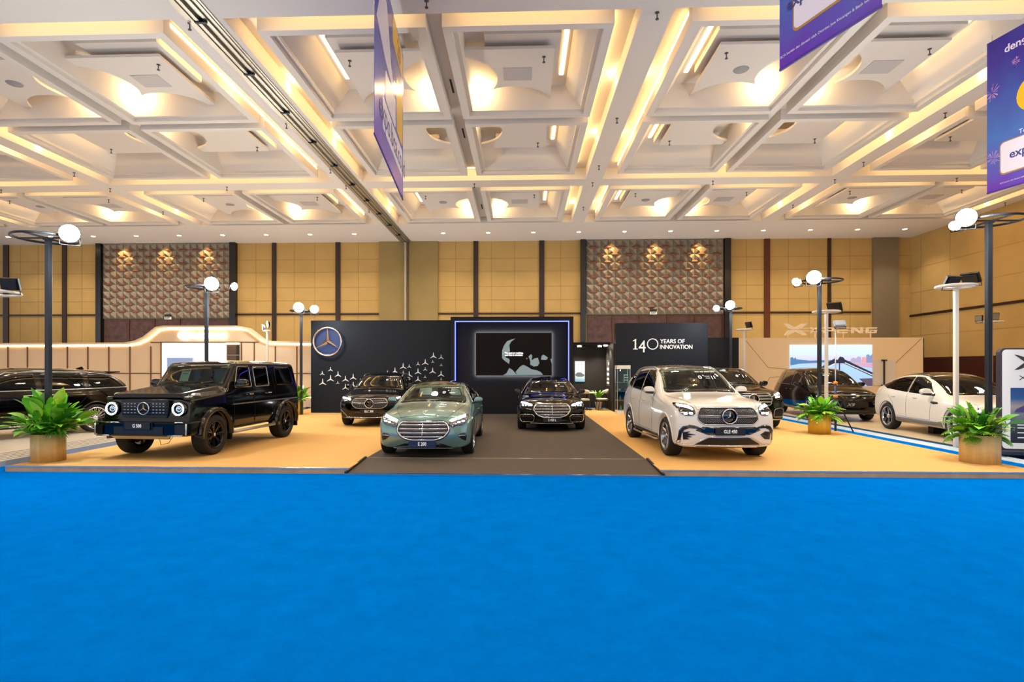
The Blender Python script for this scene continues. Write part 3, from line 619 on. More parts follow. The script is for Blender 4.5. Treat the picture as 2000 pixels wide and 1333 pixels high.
def foliage(kind, R, Hs, n, seed, cz=0):
    rn = random.Random(seed); mb = MB()
    for i in range(n):
        a = rn.random()*2*PI; el = rn.uniform(.35, 1.5); r0 = rn.random()*R*.35
        b_ = Vector((r0*math.cos(a), r0*math.sin(a), cz+rn.random()*.05))
        d = Vector((math.cos(a)*math.cos(el), math.sin(a)*math.cos(el), math.sin(el)))
        if kind == 'lily':
            st_ = rn.uniform(.10, .50)*Hs; e = b_+d*st_; mb.tube([b_, b_+d*st_*.5, e], [.007, .006, .004], 5, G[1])
            L = rn.uniform(.18, .34)*Hs/.8
            leaf_mb(mb, e, d+Vector((0, 0, -.1)), L, L*rn.uniform(.24, .36), rn.uniform(.2, 1.1), G[rn.choice((0, 0, 1, 1, 2, 3))], 6, rn.uniform(-.6, .6))
        elif kind == 'fern':
            L = rn.uniform(.35, .75)*Hs/.7; nn = 9; p = b_.copy(); cur = d.copy(); mm = G[rn.choice((0, 0, 1, 1, 3))]; pts = [p.copy()]; side = cur.cross(Vector((0, 0, 1))).normalized()
            for k in range(nn):
                cur = (cur+Vector((0, 0, -.14))).normalized(); p = p+cur*L/nn; pts.append(p.copy())
                wl = L*.30*math.sin(PI*(k+1.6)/(nn+2))
                for s_ in (-1, 1): leaf_mb(mb, p, side*s_+cur*.7, wl, wl*.22, .35, mm, 3)
            leaf_mb(mb, p, cur, L*.12, L*.02, .3, mm, 3); mb.tube(pts, .004, 4, G[1])
        elif kind == 'wisp':
            L = rn.uniform(.4, .8)*Hs; p = b_.copy(); cur = d.copy(); pts = [p.copy()]
            for k in range(7):
                cur = (cur+Vector((rn.uniform(-.2, .2), rn.uniform(-.2, .2), .0))).normalized(); p = p+cur*L/7; pts.append(p.copy())
                if k > 1:
                    for q in range(3): leaf_mb(mb, p, Vector((rn.uniform(-1, 1), rn.uniform(-1, 1), rn.uniform(-.3, 1))), .07, .012, .2, G[rn.choice((2, 4, 2))], 2)
            mb.tube(pts, .003, 4, G[2])
        elif kind == 'split':
            L = rn.uniform(.3, .42); e = b_+d*.35*Hs; mb.tube([b_, e], .006, 5, G[1])
            for k in range(-4, 5):
                dd = Matrix.Rotation(k*.33, 3, 'Z') @ Vector((d.x, d.y, .05)); leaf_mb(mb, e, dd, L*(1-abs(k)*.09), .022, .9, G[2 if i % 2 else 0], 4)
    return mb
m_pot = woodmat('pot_oak', '#c79f55', '#dcb974', (14, 14, .8)); m_pot2 = woodmat('pot_pale_oak', '#c9a868', '#dcc28c', (10, 10, .8)); m_pot3 = woodmat('pot_gold', '#c29a26', '#cfa93c', (12, 12, 1)); m_soil = mat('soil', '#1e1a12', .95)
def planter(x, y, r, h, label, m, mixes, sx=1.0):
    t_ = thing('planter', label, 'potted plant', (x, y, PZ)); 
    p = MB().lathe([(.001, 0), (r, 0), (r, h), (r-.03, h), (r-.03, h-.07), (.001, h-.07)], 48).build('pot', m, t_); p.scale = (sx, 1, 1)
    s_ = MB().lathe([(.001, h-.068), (r-.032, h-.068)], 32).build('soil', m_soil, t_); s_.scale = (sx, 1, 1)
    mb = MB()
    for (kd, Hs, n, sd_) in mixes:
        f_ = foliage(kd, r, Hs, n, sd_, h-.06)
        o_ = f_.build('foliage', None, t_, recalc=False)
    return t_
planter(-8.96, 10.24, .27, .52, 'round oak planter of broad green leaves on the front left platform corner', m_pot, [('lily', 1.05, 130, 3), ('split', .7, 2, 5), ('lily', .75, 90, 9)])
planter(8.52, 10.72, .30, .52, 'wide pale oak planter of ferns and dark sprigs on the front right platform corner', m_pot2, [('fern', .5, 70, 11), ('lily', .9, 50, 12), ('wisp', .8, 30, 13)], 1.02)
planter(7.98, 15.3, .27, .52, 'round golden planter of bright ferns at the right platform edge, beside a slim light tripod', m_pot3, [('fern', .52, 70, 21), ('lily', .7, 40, 23)])
planter(-8.52, 20.9, .2, .5, 'small golden planter of green leaves behind the boxy black off-roader', m_pot3, [('lily', .8, 60, 31), ('wisp', .4, 8, 33)])
t_ = thing('potted_plant', 'white pot of long arching green leaves behind the alcove chairs', 'potted plant', (tx+.55, ty+.35, PZ))
MB().lathe([(.001, 0), (.12, 0), (.16, .28), (.15, .3), (.13, .26), (.001, .26)], 24).build('pot', m_white, t_)
mb = MB(); rn = random.Random(4)
for i in range(16):
    a = i*2.4; leaf_mb(mb, (0, 0, .25), (math.cos(a)*.45, math.sin(a)*.45, 1.3), .72, .05, 1.1, G[i % 2], 7)
mb.build('foliage', None, t_, recalc=False)

# ------------------------------------------------------------ lamp posts with ring tops
m_postb = mat('post_black', '#23272e', .35, .3); m_postw = mat('post_white', '#e4ddd2', .4)
m_flood = mat('flood_glow', '#ffffff', .5, emit=60, ecol='#f2fff8'); m_floodoff = mat('flood_lens_off', '#8d8a80', .2)
def flood(parent, loc, d, on=True, s=.17, rnd=True, e=120, spread=True, body=None):
    g = bpy.data.objects.new('floodlight', None); C.objects.link(g); g.parent = parent; g.location = loc; g.rotation_euler = Vector(d).to_track_quat('-Y', 'Z').to_euler()
    if rnd:
        MB().lathe([(.001, .07), (s*.7, .07), (s, .02), (s, -.02), (s*.93, -.02)], 24, axis='y').build('housing', body or m_black, g); MB().lathe([(.001, -.012), (s*.93, -.012)], 24, axis='y').build('lens', m_flood if on else m_floodoff, g)
    else:
        MB().box(-s, s, -.01, .05, -s*.75, s*.75).box(-s*.8, s*.8, .05, .08, -s*.6, s*.6).build('housing', body or m_black, g, bevel=.006); MB().box(-s*.9, s*.9, -.014, -.01, -s*.65, s*.65).build('lens', m_flood if on else m_floodoff, g)
    MB().tube([(-s*.9, .02, 0), (-s*.9, .03, -s*1.25), (s*.9, .03, -s*1.25), (s*.9, .02, 0)], .01, 6).build('yoke', m_dark, g)
    if on and e: light('flood_beam', 'POINT', (0, -.26, 0), e, (.96, 1, .97), g, shadow_soft_size=.1)
    return g
def lamp_post(label, x, y, zt, floods, ring=.5, off=0, m=m_postb, wd=.042, tilt=0, z0=PZ, rx=1.0, low=.0):
    t_ = thing('lamp_post', label, 'lamp post', (x, y, z0)); h = zt-z0
    MB().box(-wd, wd, -wd, wd, low, h-.02).build('pole', m, t_, bevel=.006)
    rr = bpy.data.objects.new('ring_top', None); C.objects.link(rr); rr.parent = t_; rr.location = (0, 0, h); rr.rotation_euler = (0, tilt, 0)
    MB().tube([(off+ring*rx*math.cos(2*PI*k/40), ring*math.sin(2*PI*k/40), 0) for k in range(40)], .024 if m is m_postb else .03, 8, closed=True, up=(0, 0, 1)).build('ring', m, rr)
    MB().box(off-ring*rx, off+ring*rx, -.015, .015, -.015, .015).box(off-.015, off+.015, -ring, ring, -.016, .014).build('ring_spokes', m, rr)
    MB().box(-wd-.02, wd+.02, -wd-.02, wd+.02, -.05, -.015).build('bracket', m, rr)
    for (dx, dy, dz, d, on_, s, rnd, e) in floods: flood(t_, (dx, dy, h+dz), d, on_, s, rnd, e)
    return t_
lamp_post('tall black lamp post with ring top rising from the front left planter', -8.96, 10.24, 4.32, [(.62, -.25, .02, (.55, -.8, -.2), 1, .17, 1, 200)], .52, -.05, low=.44)
lamp_post('black lamp post with ring top behind the boxy black off-roader roof', -9.0, 15.6, 4.17, [(.32, -.3, .05, (.3, -.9, -.25), 1, .2, 1, 200), (.85, -.1, 0, (.9, -.3, -.2), 1, .12, 1, 0)], .45, -.1)
lamp_post('black lamp post with two glowing lamps left of the star display wall', -8.35, 20.8, 4.02, [(.05, -.35, .1, (.2, -1, -.3), 1, .2, 1, 160), (.58, -.2, .05, (.4, -.9, -.3), 1, .16, 1, 60)], .4, 0)
lamp_post('black lamp post with two glowing lamps right of the 140 years wall', XQ(1427, 21.6), 21.6, 4.13, [(-.15, -.35, .1, (-.2, -1, -.3), 1, .18, 1, 160), (-.6, -.2, 0, (-.5, -.8, -.2), 1, .12, 1, 60)], .4, 0)
lamp_post('black lamp post with ring top rising from the golden planter on the right', 7.98, 15.3, 4.2, [(-.3, -.3, .05, (-.3, -.9, -.25), 1, .19, 1, 200), (-.7, -.2, -.05, (-.7, -.5, -.4), 1, .12, 1, 0)], .5, .05, low=.44)
lamp_post('tall black lamp post with ring top rising from the front right planter', 8.68, 10.72, 4.6, [(-.6, -.25, .0, (-.4, -.85, -.2), 1, .17, 1, 200), (-.72, -.15, -.12, (-.7, -.5, -.5), 1, .1, 1, 0)], .5, .05, low=.44)
W_ = lambda *a, **k: lamp_post(*a, m=m_postw, wd=.04, **k)
for (lb, x, y, z, fl, ri) in (
  ('white lamp post with two dark switched-off floodlights beside the white crossover', 1867, 12.8, 3.68, [(-.1, 0, .12, (-.1, .8, .5), 0, .17, 0, 0), (.33, 0, .2, (.6, .4, .6), 0, .17, 0, 0)], .36),
  ('white lamp post with one tilted dark floodlight just behind a black post', 1614, 17.3, 3.57, [(.25, 0, .16, (.5, .5, .5), 0, .2, 0, 0)], .36),
  ('short white lamp post with a single dark floodlight right of the near-black wall', 1453, 24.2, 3.5, [(.22, 0, .22, (.8, .3, .3), 0, .17, 0, 0)], .3),
  ('distant white lamp post with a pale framed floodlight behind the white crossover', 1936, 23.5, 3.75, [(.1, 0, .22, (-.1, -.9, -.2), 0, .2, 0, 0), (-.5, 0, .15, (-.9, -.2, 0), 0, .15, 0, 0)], .4),
  ('white lamp post with two narrow glowing lamps right of the arched booth', 522, 24.2, 3.5, [(-.2, 0, .17, (-.8, -.5, -.1), 1, .15, 1, 50), (.02, 0, .3, (-.7, -.6, -.1), 1, .15, 1, 50)], .14)):
    W_(lb, XQ(x, y), y, z, fl, ring=ri)
lamp_post('white ring-topped lamp stand with a dark floodlight at the left edge of the picture', -11.32, 11.3, 3.45, [(.62, 0, .17, (-.2, .8, .3), 0, .17, 0, 0)], .62, 0, m_postw, .04)

# light tripod
tp = thing('light_tripod', 'slim silver light tripod with orange clamps beside the golden planter', 'light stand', (8.65, 15.75, PZ), 0)
MB().tube([(0, 0, .22), (0, 0, 2.9)], .017, 8).build('column', m_alu, tp); MB().tube([(0, 0, 0.02), (0, 0, 1.35)], .03, 8).build('lower_tube', mat('navy_tube', '#20375e', .4, .4), tp)
for k in range(3):
    a = 2*PI*k/3-.5; MB().tube([(0, 0, .95), (.42*math.cos(a), .42*math.sin(a), .01)], .017, 8).build('leg', m_black, tp); MB().tube([(0, 0, .3), (.25*math.cos(a), .25*math.sin(a), .38)], .008, 6).build('brace', m_black, tp)
for z in (.98, 1.35): MB().lathe([(.03, -.04), (.055, -.03), (.055, .03), (.03, .04)], 12, (0, 0, z)).build('clamp', mat('orange_plastic', '#e88a12', .4), tp)
flood(tp, (.10, -.02, 2.96), (.3, .8, -.75), False, .15, False, 0, body=mat('lamp_body_grey', '#6f7276', .5))
# ------------------------------------------------------------ arched pale booth on the left
YL = 25.6; m_pan = mat('booth_cream', '#dcc5a8', .55, noise=.02, nscale=2); m_frame = mat('booth_bronze', '#6e4a26', .4, .4)
bo = thing('arched_booth', 'long pale panelled booth wall with bronze joints and a raised lit arch', 'booth', (XQ(330, YL), YL, PZ)); bx = bo.location.x
def L(x, y): q = Q(x, y, YL); return (q.x-bx, q.z-PZ)
outline = [L(-330, 676), L(255, 673), L(275, 669), L(290, 662), L(314, 643), L(330, 640.5), L(470, 640.5), L(486, 644), L(512, 664), L(528, 670), L(618, 671)]
zb = 0
pol = outline+[(outline[-1][0], 0), (outline[0][0], 0)]
MB().prism(pol, lambda u, v: (u, 0, v), (0, .3, 0)).build('booth_wall', m_pan, bo)
# roof lip with the light line below it
lip = MB(); led = MB(); 
pts = outline
for i in range(len(pts)-1):
    (u0, v0), (u1, v1) = pts[i], pts[i+1]
    lip.add([(u0, -.4, v0), (u1, -.4, v1), (u1, .3, v1), (u0, .3, v0), (u0, -.4, v0+.07), (u1, -.4, v1+.07), (u1, .3, v1+.07), (u0, .3, v0+.07)], [(0, 1, 2, 3), (7, 6, 5, 4), (0, 4, 5, 1), (3, 2, 6, 7), (0, 3, 7, 4), (1, 5, 6, 2)])
    led.quad((u0, -.03, v0-.01), (u1, -.03, v1-.01), (u1, -.03, v1-.085), (u0, -.03, v0-.085)); 
lip.build('roof_lip', m_pan, bo); led.build('led_line', mat('booth_led', '#ffffff', .5, emit=7, ecol='#ffd58a'), bo)
jt = MB()
for x in (-200, -160, -118, -77, -36, 16, 54, 92, 132, 172, 213, 254, 295, 315, 472, 497, 538, 580): 
    u, _ = L(x, 700); jt.box(u-.022, u+.022, -.035, .0, 0, L(x, 668 if 300 < x < 510 else 677)[1])
for z in (L(300, 730)[1], .5): jt.box(outline[0][0], L(315, 0)[0], -.03, 0, z-.02, z+.02); jt.box(L(472, 0)[0], outline[-1][0], -.03, 0, z-.02, z+.02)
z = L(400, 669)[1]; jt.box(L(295, 0)[0], L(505, 0)[0], -.036, 0, z-.02, z+.02)
jt.build('bronze_joint', m_frame, bo)
# lit opening
u0, v1 = L(318, 671); u1, v0 = L(442, 790)
MB().box(u0, u1, -.04, -.001, .1, v1).build('lit_screen', mat('white_lightbox', '#ffffff', .5, emit=2.6, ecol='#fbf8ff'), bo)
MB().box(L(379, 0)[0]-.015, L(379, 0)[0]+.015, -.05, -.04, .1, v1).build('screen_joint', m_grey, bo)
MB().box(L(329, 0)[0], L(379, 0)[0], -.12, -.05, .5, L(350, 699)[1]).build('picture_panel', mat('panel_blue', '#7f97c4', .4, emit=.35), bo)
ua, ub = L(443, 0)[0], L(468, 0)[0]
MB().box(ua, ub, -.03, -.001, .1, v1).build('doorway', mat('doorway_brown', '#5a4438', .6), bo)
MB().box(L(462, 0)[0], ub, -.035, -.031, .1, L(0, 675)[1]).build('dark_slot', m_gap, bo)
MB().box(ua, ub, -.06, -.03, L(0, 674)[1], L(0, 671)[1]).build('doorway_light', m_strip, bo); MB().box(ua, ub, -.06, -.03, L(0, 695)[1], L(0, 694)[1]).build('door_rail', m_grey, bo)
# sign
u, v = L(362, 655.5); sg = bpy.data.objects.new('glowing_sign', None); C.objects.link(sg); sg.parent = bo; sg.location = (u, -.12, v)
m_sg = mat('sign_glow', '#ffffff', .5, emit=2.2, ecol='#fffdf6')
MB().tube([(.27*math.cos(2*PI*k/36), 0, .19*math.sin(2*PI*k/36)) for k in range(36)], .035, 8, closed=True, up=(0, 1, 0)).build('oval_emblem', m_sg, sg)
MB().tube([(.12, 0, .17), (-.06, 0, -.07), (.2, 0, -.09)], .03, 8).build('emblem_stroke', m_sg, sg)
o = T('LEXUS', 0, 0, 11.5, 66, m_sg, sg, lambda x, y: (0, 0, 0), YL, bold=.02, depth=.03); o.location = (L(410, 656)[0]-u, 0, L(410, 657)[1]-v)
hl = light('sign_halo', 'AREA', (.9, .06, 0), .8, (1, .98, .95), sg, shape='RECTANGLE', size=2.3, size_y=.25); hl.rotation_euler = (PI/2, 0, 0)
# bench with table lamp right end
t_ = thing('table_lamp', 'small glowing paper table lamp on the lit bench at the booth right end', 'table lamp', (XQ(588, 25.0), 25.0, PZ+.55))
MB().box(-.09, .09, -.09, .09, .08, .42).build('lamp_shade', mat('lamp_shade_glow', '#ffffff', .6, emit=2.2, ecol='#ffdd9a'), t_); MB().lathe([(.001, 0), (.06, 0), (.06, .02), (.01, .03), (.01, .1)], 12).build('base', m_dark, t_)
t_ = thing('bench_shelf', 'low cream bench with a light strip beneath it at the pale booth right end', 'bench', (XQ(596, 25.0), 25.0, PZ))
MB().box(-.9, .5, -.3, .3, .48, .55).build('bench_top', m_pan, t_); MB().box(-.9, .5, -.1, .3, 0, .48).build('bench_base', m_pan, t_); MB().box(-.9, .5, -.13, -.1, .42, .45).build('light_strip', MATS['booth_led'], t_)

# ------------------------------------------------------------ cream booth on the right
YX = 26.0; m_xp = mat('peach_board', '#ecd3ae', .6); xa, xb = XQ(1443, YX), XQ(1803, YX)
xw = thing('booth_wall', 'wide peach booth wall with thin line pattern and a video screen', 'booth', ((xa+xb)/2, YX, PZ)); cxw = (xa+xb)/2; W = xb-xa
def X(x, y): q = Q(x, y, YX); return (q.x-cxw, q.z-PZ)
zt = X(1600, 660)[1]
MB().box(-W/2, W/2, 0, .3, 0, zt).build('wall_body', m_xp, xw)
MB().box(W/2+.001, W/2+.25, .3, 1.2, 0, zt-.02).build('rear_return', m_dark, xw)
def line(pts): MB().tube([(X(*p)[0], -.002, X(*p)[1]) for p in pts], .011, 4).build('thin_line', mat('line_tan', '#8d7355', .6), xw)
line([(1457, 666), (1500, 718), (1540, 722)]); line([(1490, 762), (1503, 738), (1545, 734)]); line([(1800, 661), (1740, 718), (1725, 740)])
u0, v1 = X(1542, 674); u1, v0 = X(1702, 755)
sc = MB().box(u0, u1, -.06, -.001, v0, v1).build('video_screen', mat('screen_sky', '#cfe3ff', .5), xw)
sk = MATS['screen_sky']; nt = sk.node_tree; b = nt.nodes['Principled BSDF']; b.inputs['Base Color'].default_value = (0, 0, 0, 1)
tc = nt.nodes.new('ShaderNodeTexCoord'); sp = nt.nodes.new('ShaderNodeSeparateXYZ'); rp = nt.nodes.new('ShaderNodeValToRGB')
nt.links.new(tc.outputs['Generated'], sp.inputs[0]); nt.links.new(sp.outputs['Z'], rp.inputs[0]); nt.links.new(rp.outputs[0], b.inputs['Emission Color']); b.inputs['Emission Strength'].default_value = .95
rp.color_ramp.elements[0].position = 0; rp.color_ramp.elements[0].color = lin('#9cc0e4'); rp.color_ramp.elements[1].position = 1; rp.color_ramp.elements[1].color = lin('#d8ecff')
for p_, c_ in ((.5, '#a8cdf0'), (.56, '#c9b6d6'), (.62, '#cfc6e6'), (.8, '#cfe2fb')): e = rp.color_ramp.elements.new(p_); e.color = lin(c_)
def V(x, y): return X(1380+x/5, 500+y/5)
def pic(pts, col, nm='picture', d=.002, e=.9):
    MB().prism([V(*p) for p in pts], lambda u, v: (u, -.061, v), (0, -d, 0)).build(nm, mat('pic_'+col[1:], col, .5, emit=e, ecol=col), sc)
pic([(812, 1072), (812, 995), (835, 990), (845, 1008), (862, 990), (868, 1010), (900, 1014), (1000, 1025), (1160, 1020), (1290, 1022), (1400, 1030), (1400, 1042), (1150, 1042), (900, 1055)], '#3c6c98')
cx0 = 1400
pic([(1400, 1045), (1400, 1010), (1425, 995), (1450, 1005), (1470, 985), (1500, 990), (1505, 1045)], '#8f8fb4'); pic([(1505, 1045), (1512, 990), (1550, 990), (1552, 1045)], '#b98a92'); pic([(1552, 1045), (1552, 970), (1575, 962), (1590, 980), (1612, 955), (1612, 1045)], '#6a7ba8')
pic([(1390, 1048), (1612, 1048), (1612, 1100), (1480, 1075)], '#a98aa8')
pic([(1098, 1100), (1180, 1040), (1245, 1002), (1270, 1020), (1295, 985), (1325, 990), (1345, 1015), (1612, 1140), (1612, 1180), (1330, 1050), (1240, 1050), (1130, 1100)], '#1c2338', d=.004)
pic([(1160, 1092), (1240, 1050), (1250, 1056), (1175, 1098)], '#a9b6c8', d=.005); pic([(1345, 1040), (1612, 1160), (1612, 1170), (1340, 1048)], '#a9b6c8', d=.005)
pic([(1284, 1050), (1296, 1050), (1296, 1190), (1284, 1190)], '#1f2a44', d=.005); pic([(1480, 1200), (1612, 1195), (1612, 1272), (1560, 1272)], '#4a4258', d=.004)
MB().box(X(1703, 0)[0]+.06, X(1748, 0)[0], -.05, -.001, X(0, 751)[1], X(0, 705)[1]).build('white_board', mat('board_offwhite', '#d9d3cb', .5), xw)
MB().box(X(1724.5, 0)[0]-.02, X(1724.5, 0)[0]+.02, -.12, -.05, .5, X(0, 705)[1]).box(X(1724.5, 0)[0]-.12, X(1724.5, 0)[0]+.12, -.13, -.06, X(0, 706)[1], X(0, 704)[1]).box(X(1724.5, 0)[0]-.12, X(1724.5, 0)[0]+.12, -.13, -.06, X(0, 752)[1], X(0, 750)[1]).build('board_stand', m_black, xw)
# letters on the top edge
lg = thing('booth_sign', 'cut-out letters and wing emblem standing on the peach booth wall', 'sign', (cxw, YX+.1, PZ+zt)); m_lg = mat('letter_cream', '#f6e6cc', .5)
def X2(x, y): q = Q(x, y, YX+.1); return (q.x-cxw, q.z-PZ-zt)
def wing(pts, m, par, Y=None, fn=None, d=.06, nm='wing_emblem'):
    MB().prism([fn(*p) for p in pts], lambda u, v: (u, 0, v), (0, d, 0)).build(nm, m, par)
E5 = lambda x, y: X2(1380+x/5, 500+y/5)
wing([(762, 662), (795, 662), (866, 700), (935, 662), (985, 662), (930, 705), (900, 716), (845, 716), (800, 706)], m_lg, lg, fn=E5)
wing([(800, 726), (845, 722), (900, 722), (935, 730), (982, 775), (940, 775), (873, 740), (800, 775), (762, 775)], m_lg, lg, fn=E5)
for ch, x0, x1 in (('X', 1008, 1108), ('P', 1148, 1250), ('E', 1282, 1385), ('N', 1420, 1528), ('G', 1560, 1668)):
    a = lambda x, y: E5(x0+(x1-x0)*x/100, 698+y*.57)
    for pl in {'X': [[(0, 0), (22, 0), (100, 100), (78, 100)], [(78, 0), (100, 0), (22, 100), (0, 100)]], 'P': [[(0, 0), (85, 0), (100, 20), (100, 50), (85, 68), (22, 68), (10, 100), (-8, 100), (5, 48), (78, 48), (78, 22), (0, 22)]],
              'E': [[(8, 0), (100, 0), (100, 20), (4, 20)], [(6, 40), (96, 40), (96, 60), (2, 60)], [(0, 62), (20, 60), (18, 80), (94, 80), (90, 100), (0, 100)]], 'N': [[(0, 100), (0, 0), (25, 0), (82, 72), (82, 0), (100, 0), (100, 100), (76, 100), (18, 28), (18, 100)]],
              'G': [[(15, 0), (100, 0), (97, 22), (24, 22), (18, 78), (76, 78), (78, 62), (48, 62), (50, 42), (100, 42), (92, 100), (0, 100), (4, 12)]]}[ch]:
        wing(pl, m_lg, lg, fn=a, nm='letter')
MB().box(E5(800, 0)[0], E5(1600, 0)[0], .06, .09, E5(0, 712)[1], E5(0, 706)[1]).box(E5(800, 0)[0], E5(1600, 0)[0], .06, .09, E5(0, 738)[1], E5(0, 732)[1]).build('mounting_rail', m_lg, lg)
for x in (804, 1068, 1345, 1610): MB().box(E5(x, 0)[0]-.015, E5(x, 0)[0]+.015, .06, .09, 0, E5(0, 735)[1]).build('support', m_lg, lg)

# upright sign at the right edge
p0 = P(1953, 886, PZ); sgt = thing('totem_sign', 'tall white rounded sign with dark wing logo at the right edge', 'sign', (p0.x, p0.y, PZ), math.radians(-8))
yt = p0.y; sw, sh = 1.35, ZQ(1955, 680, yt)-PZ
def rr(x0, x1, z0, z1, r, n=6):
    o_ = []
    for (cx_, cz_, a0) in ((x1-r, z1-r, 0), (x0+r, z1-r, 90), (x0+r, z0+r, 180), (x1-r, z0+r, 270)):
        for k in range(n+1): a = math.radians(a0+90*k/n); o_.append((cx_+r*math.cos(a), cz_+r*math.sin(a)))
    return o_
MB().prism(rr(0, sw, .06, sh, .1), lambda u, v: (u, 0, v), (0, .12, 0)).build('frame', mat('totem_frame', '#4a4654', .3, .5), sgt)
MB().prism(rr(.035, sw-.035, .1, sh-.035, .08), lambda u, v: (u, -.006, v), (0, -.01, 0)).build('white_face', mat('totem_white', '#dcdad8', .4, emit=.25), sgt)
MB().box(-.05, sw+.05, -.2, .3, 0, .07).build('foot', mat('totem_foot', '#2a3340', .4), sgt)
m_tk = mat('totem_ink', '#3b3a44', .4)
MB().prism([(.25, sh-.14), (.31, sh-.15), (.6, sh-.26), (.9, sh-.15), (.96, sh-.14), (.8, sh-.28), (.42, sh-.28)], lambda u, v: (u, -.018, v), (0, -.01, 0)).build('wing_logo', m_tk, sgt)
MB().prism([(.42, sh-.31), (.8, sh-.31), (.96, sh-.45), (.9, sh-.45), (.6, sh-.33), (.31, sh-.45), (.25, sh-.45)], lambda u, v: (u, -.018, v), (0, -.01, 0)).build('wing_logo', m_tk, sgt)
o = text('lettering', 'XPENG', m_tk, .13, sgt, (sw/2, -.018, sh-.62), depth=.003, sx=1.55, space=1.1)
zt_, zl_ = sh-.82, sh-1.95
pm = mat('poster_dusk', '#26507a', .4); nt = pm.node_tree; tc = nt.nodes.new('ShaderNodeTexCoord'); sp = nt.nodes.new('ShaderNodeSeparateXYZ'); rp = nt.nodes.new('ShaderNodeValToRGB'); b = nt.nodes['Principled BSDF']
nt.links.new(tc.outputs['Generated'], sp.inputs[0]); nt.links.new(sp.outputs['Z'], rp.inputs[0]); nt.links.new(rp.outputs[0], b.inputs['Base Color'])
rp.color_ramp.elements[0].color = lin('#1e222a'); rp.color_ramp.elements[1].color = lin('#1d4f92')
for p_, c_ in ((.3, '#3b434d'), (.55, '#8b98a4'), (.66, '#b8a99c'), (.8, '#2f63a0')): e = rp.color_ramp.elements.new(p_); e.color = lin(c_)
ps = MB().box(.18, sw-.18, -.022, -.016, max(.18, zl_), zt_).build('car_poster', pm, sgt)
for i, (xx, zz, w_, c_) in enumerate(((.24, .78, .55, '#5a4a86'), (.5, .66, .55, '#4d4a5c'))):
    z = zl_+zz*.8; MB().prism([(xx, z), (xx+.04, z+.07), (xx+w_*.3, z+.14), (xx+w_*.65, z+.14), (xx+w_, z+.06), (xx+w_, z)], lambda u, v: (u, -.023, v), (0, -.003, 0)).build('printed_car', mat('print_'+c_[1:], c_, .4), ps)
text('poster_text', 'X', m_let, .06, ps, (.62, -.024, zt_-.08), depth=.001)
for k, (zz, w_) in enumerate(((.36, .3), (.3, .42), (.2, .25), (.1, .4))): MB().box(.3, .3+w_, -.026, -.022, zl_+zz, zl_+zz+.02).build('poster_text', m_let, ps)
MB().box(.42, .5, -.027, -.022, zl_+.15, zl_+.25).build('green_tag', mat('tag_green', '#5aa84a', .4), ps)
# cable tidy and small bits
o = tag(MB().box(11.0, 11.35, 15.35, 15.55, PZ, PZ+.33).build('floor_box', m_black), 'black box standing under the white crossover side', 'box')

# ------------------------------------------------------------ hanging banners
def banner_mat(name, a, b, c):
    m = bpy.data.materials.new(name); m.use_nodes = True; nt = m.node_tree; bs = nt.nodes['Principled BSDF']; bs.inputs['Roughness'].default_value = .25
    tc = nt.nodes.new('ShaderNodeTexCoord'); sp = nt.nodes.new('ShaderNodeSeparateXYZ'); rp = nt.nodes.new('ShaderNodeValToRGB'); n = nt.nodes.new('ShaderNodeTexNoise'); n.inputs['Scale'].default_value = 1.6; ad = nt.nodes.new('ShaderNodeMath'); ad.operation = 'MULTIPLY_ADD'; ad.inputs[1].default_value = .35
    nt.links.new(tc.outputs['Generated'], sp.inputs[0]); nt.links.new(tc.outputs['Object'], n.inputs['Vector']); nt.links.new(n.outputs['Fac'], ad.inputs[0]); nt.links.new(sp.outputs['Z'], ad.inputs[2]); nt.links.new(ad.outputs[0], rp.inputs[0]); nt.links.new(rp.outputs[0], bs.inputs['Base Color'])
    rp.color_ramp.elements[0].position = .15; rp.color_ramp.elements[0].color = lin(a); rp.color_ramp.elements[1].position = 1.1 if False else 1; rp.color_ramp.elements[1].color = lin(c); e = rp.color_ramp.elements.new(.5); e.color = lin(b)
    return m
m_bn = banner_mat('banner_violet', '#7a3fd0', '#4a5fc8', '#3a3aa8'); m_bn2 = banner_mat('banner_deep', '#6a2fb8', '#3a6fc0', '#3b2f9e')
m_bw = mat('banner_white', '#e9e4f4', .4); m_ye = mat('banner_yellow', '#f2c21a', .3); m_nv = mat('banner_navy', '#2a3a8c', .4); m_gold = mat('banner_gold', '#b8863a', .4)
m_fw = mat('firework_pink', '#e6a3d8', .5)
def banner(label, A, B, zb, hgt, m):
    # A, B = bottom corners (left and right as read); local u runs A to B, v up
    A = Vector(A); B = Vector(B); d = (B-A); w = d.length; t_ = thing('hanging_banner', label, 'banner', (A.x, A.y, zb), math.atan2(d.y, d.x))
    MB().box(0, w, -.004, .004, 0, hgt).build('banner_sheet', m, t_); MB().box(0, w, -.012, .012, -.02, .01).build('bottom_hem', mat('hem_violet', '#3c1a9a', .4), t_)
    MB().tube([(.1, 0, hgt), (.1, 0, H-zb)], .004, 5).build('hanging_wire', m_grey, t_); MB().tube([(w-.1, 0, hgt), (w-.1, 0, H-zb)], .004, 5).build('hanging_wire', m_grey, t_)
    return t_, w
def burst(par, x, z, R, n=22, seed=1):
    rn = random.Random(seed); mb = MB()
    for k in range(n):
        a = rn.random()*2*PI; r_ = R*rn.uniform(.5, 1); mb.prism([(x+.1*R*math.cos(a), z+.1*R*math.sin(a)), (x+r_*math.cos(a)-.004*math.sin(a), z+r_*math.sin(a)+.004*math.cos(a)), (x+r_*math.cos(a)+.004*math.sin(a), z+r_*math.sin(a)-.004*math.cos(a))], lambda u, v: (u, -.0055, v), (0, -.001, 0))
    mb.build('printed_firework', m_fw, par)
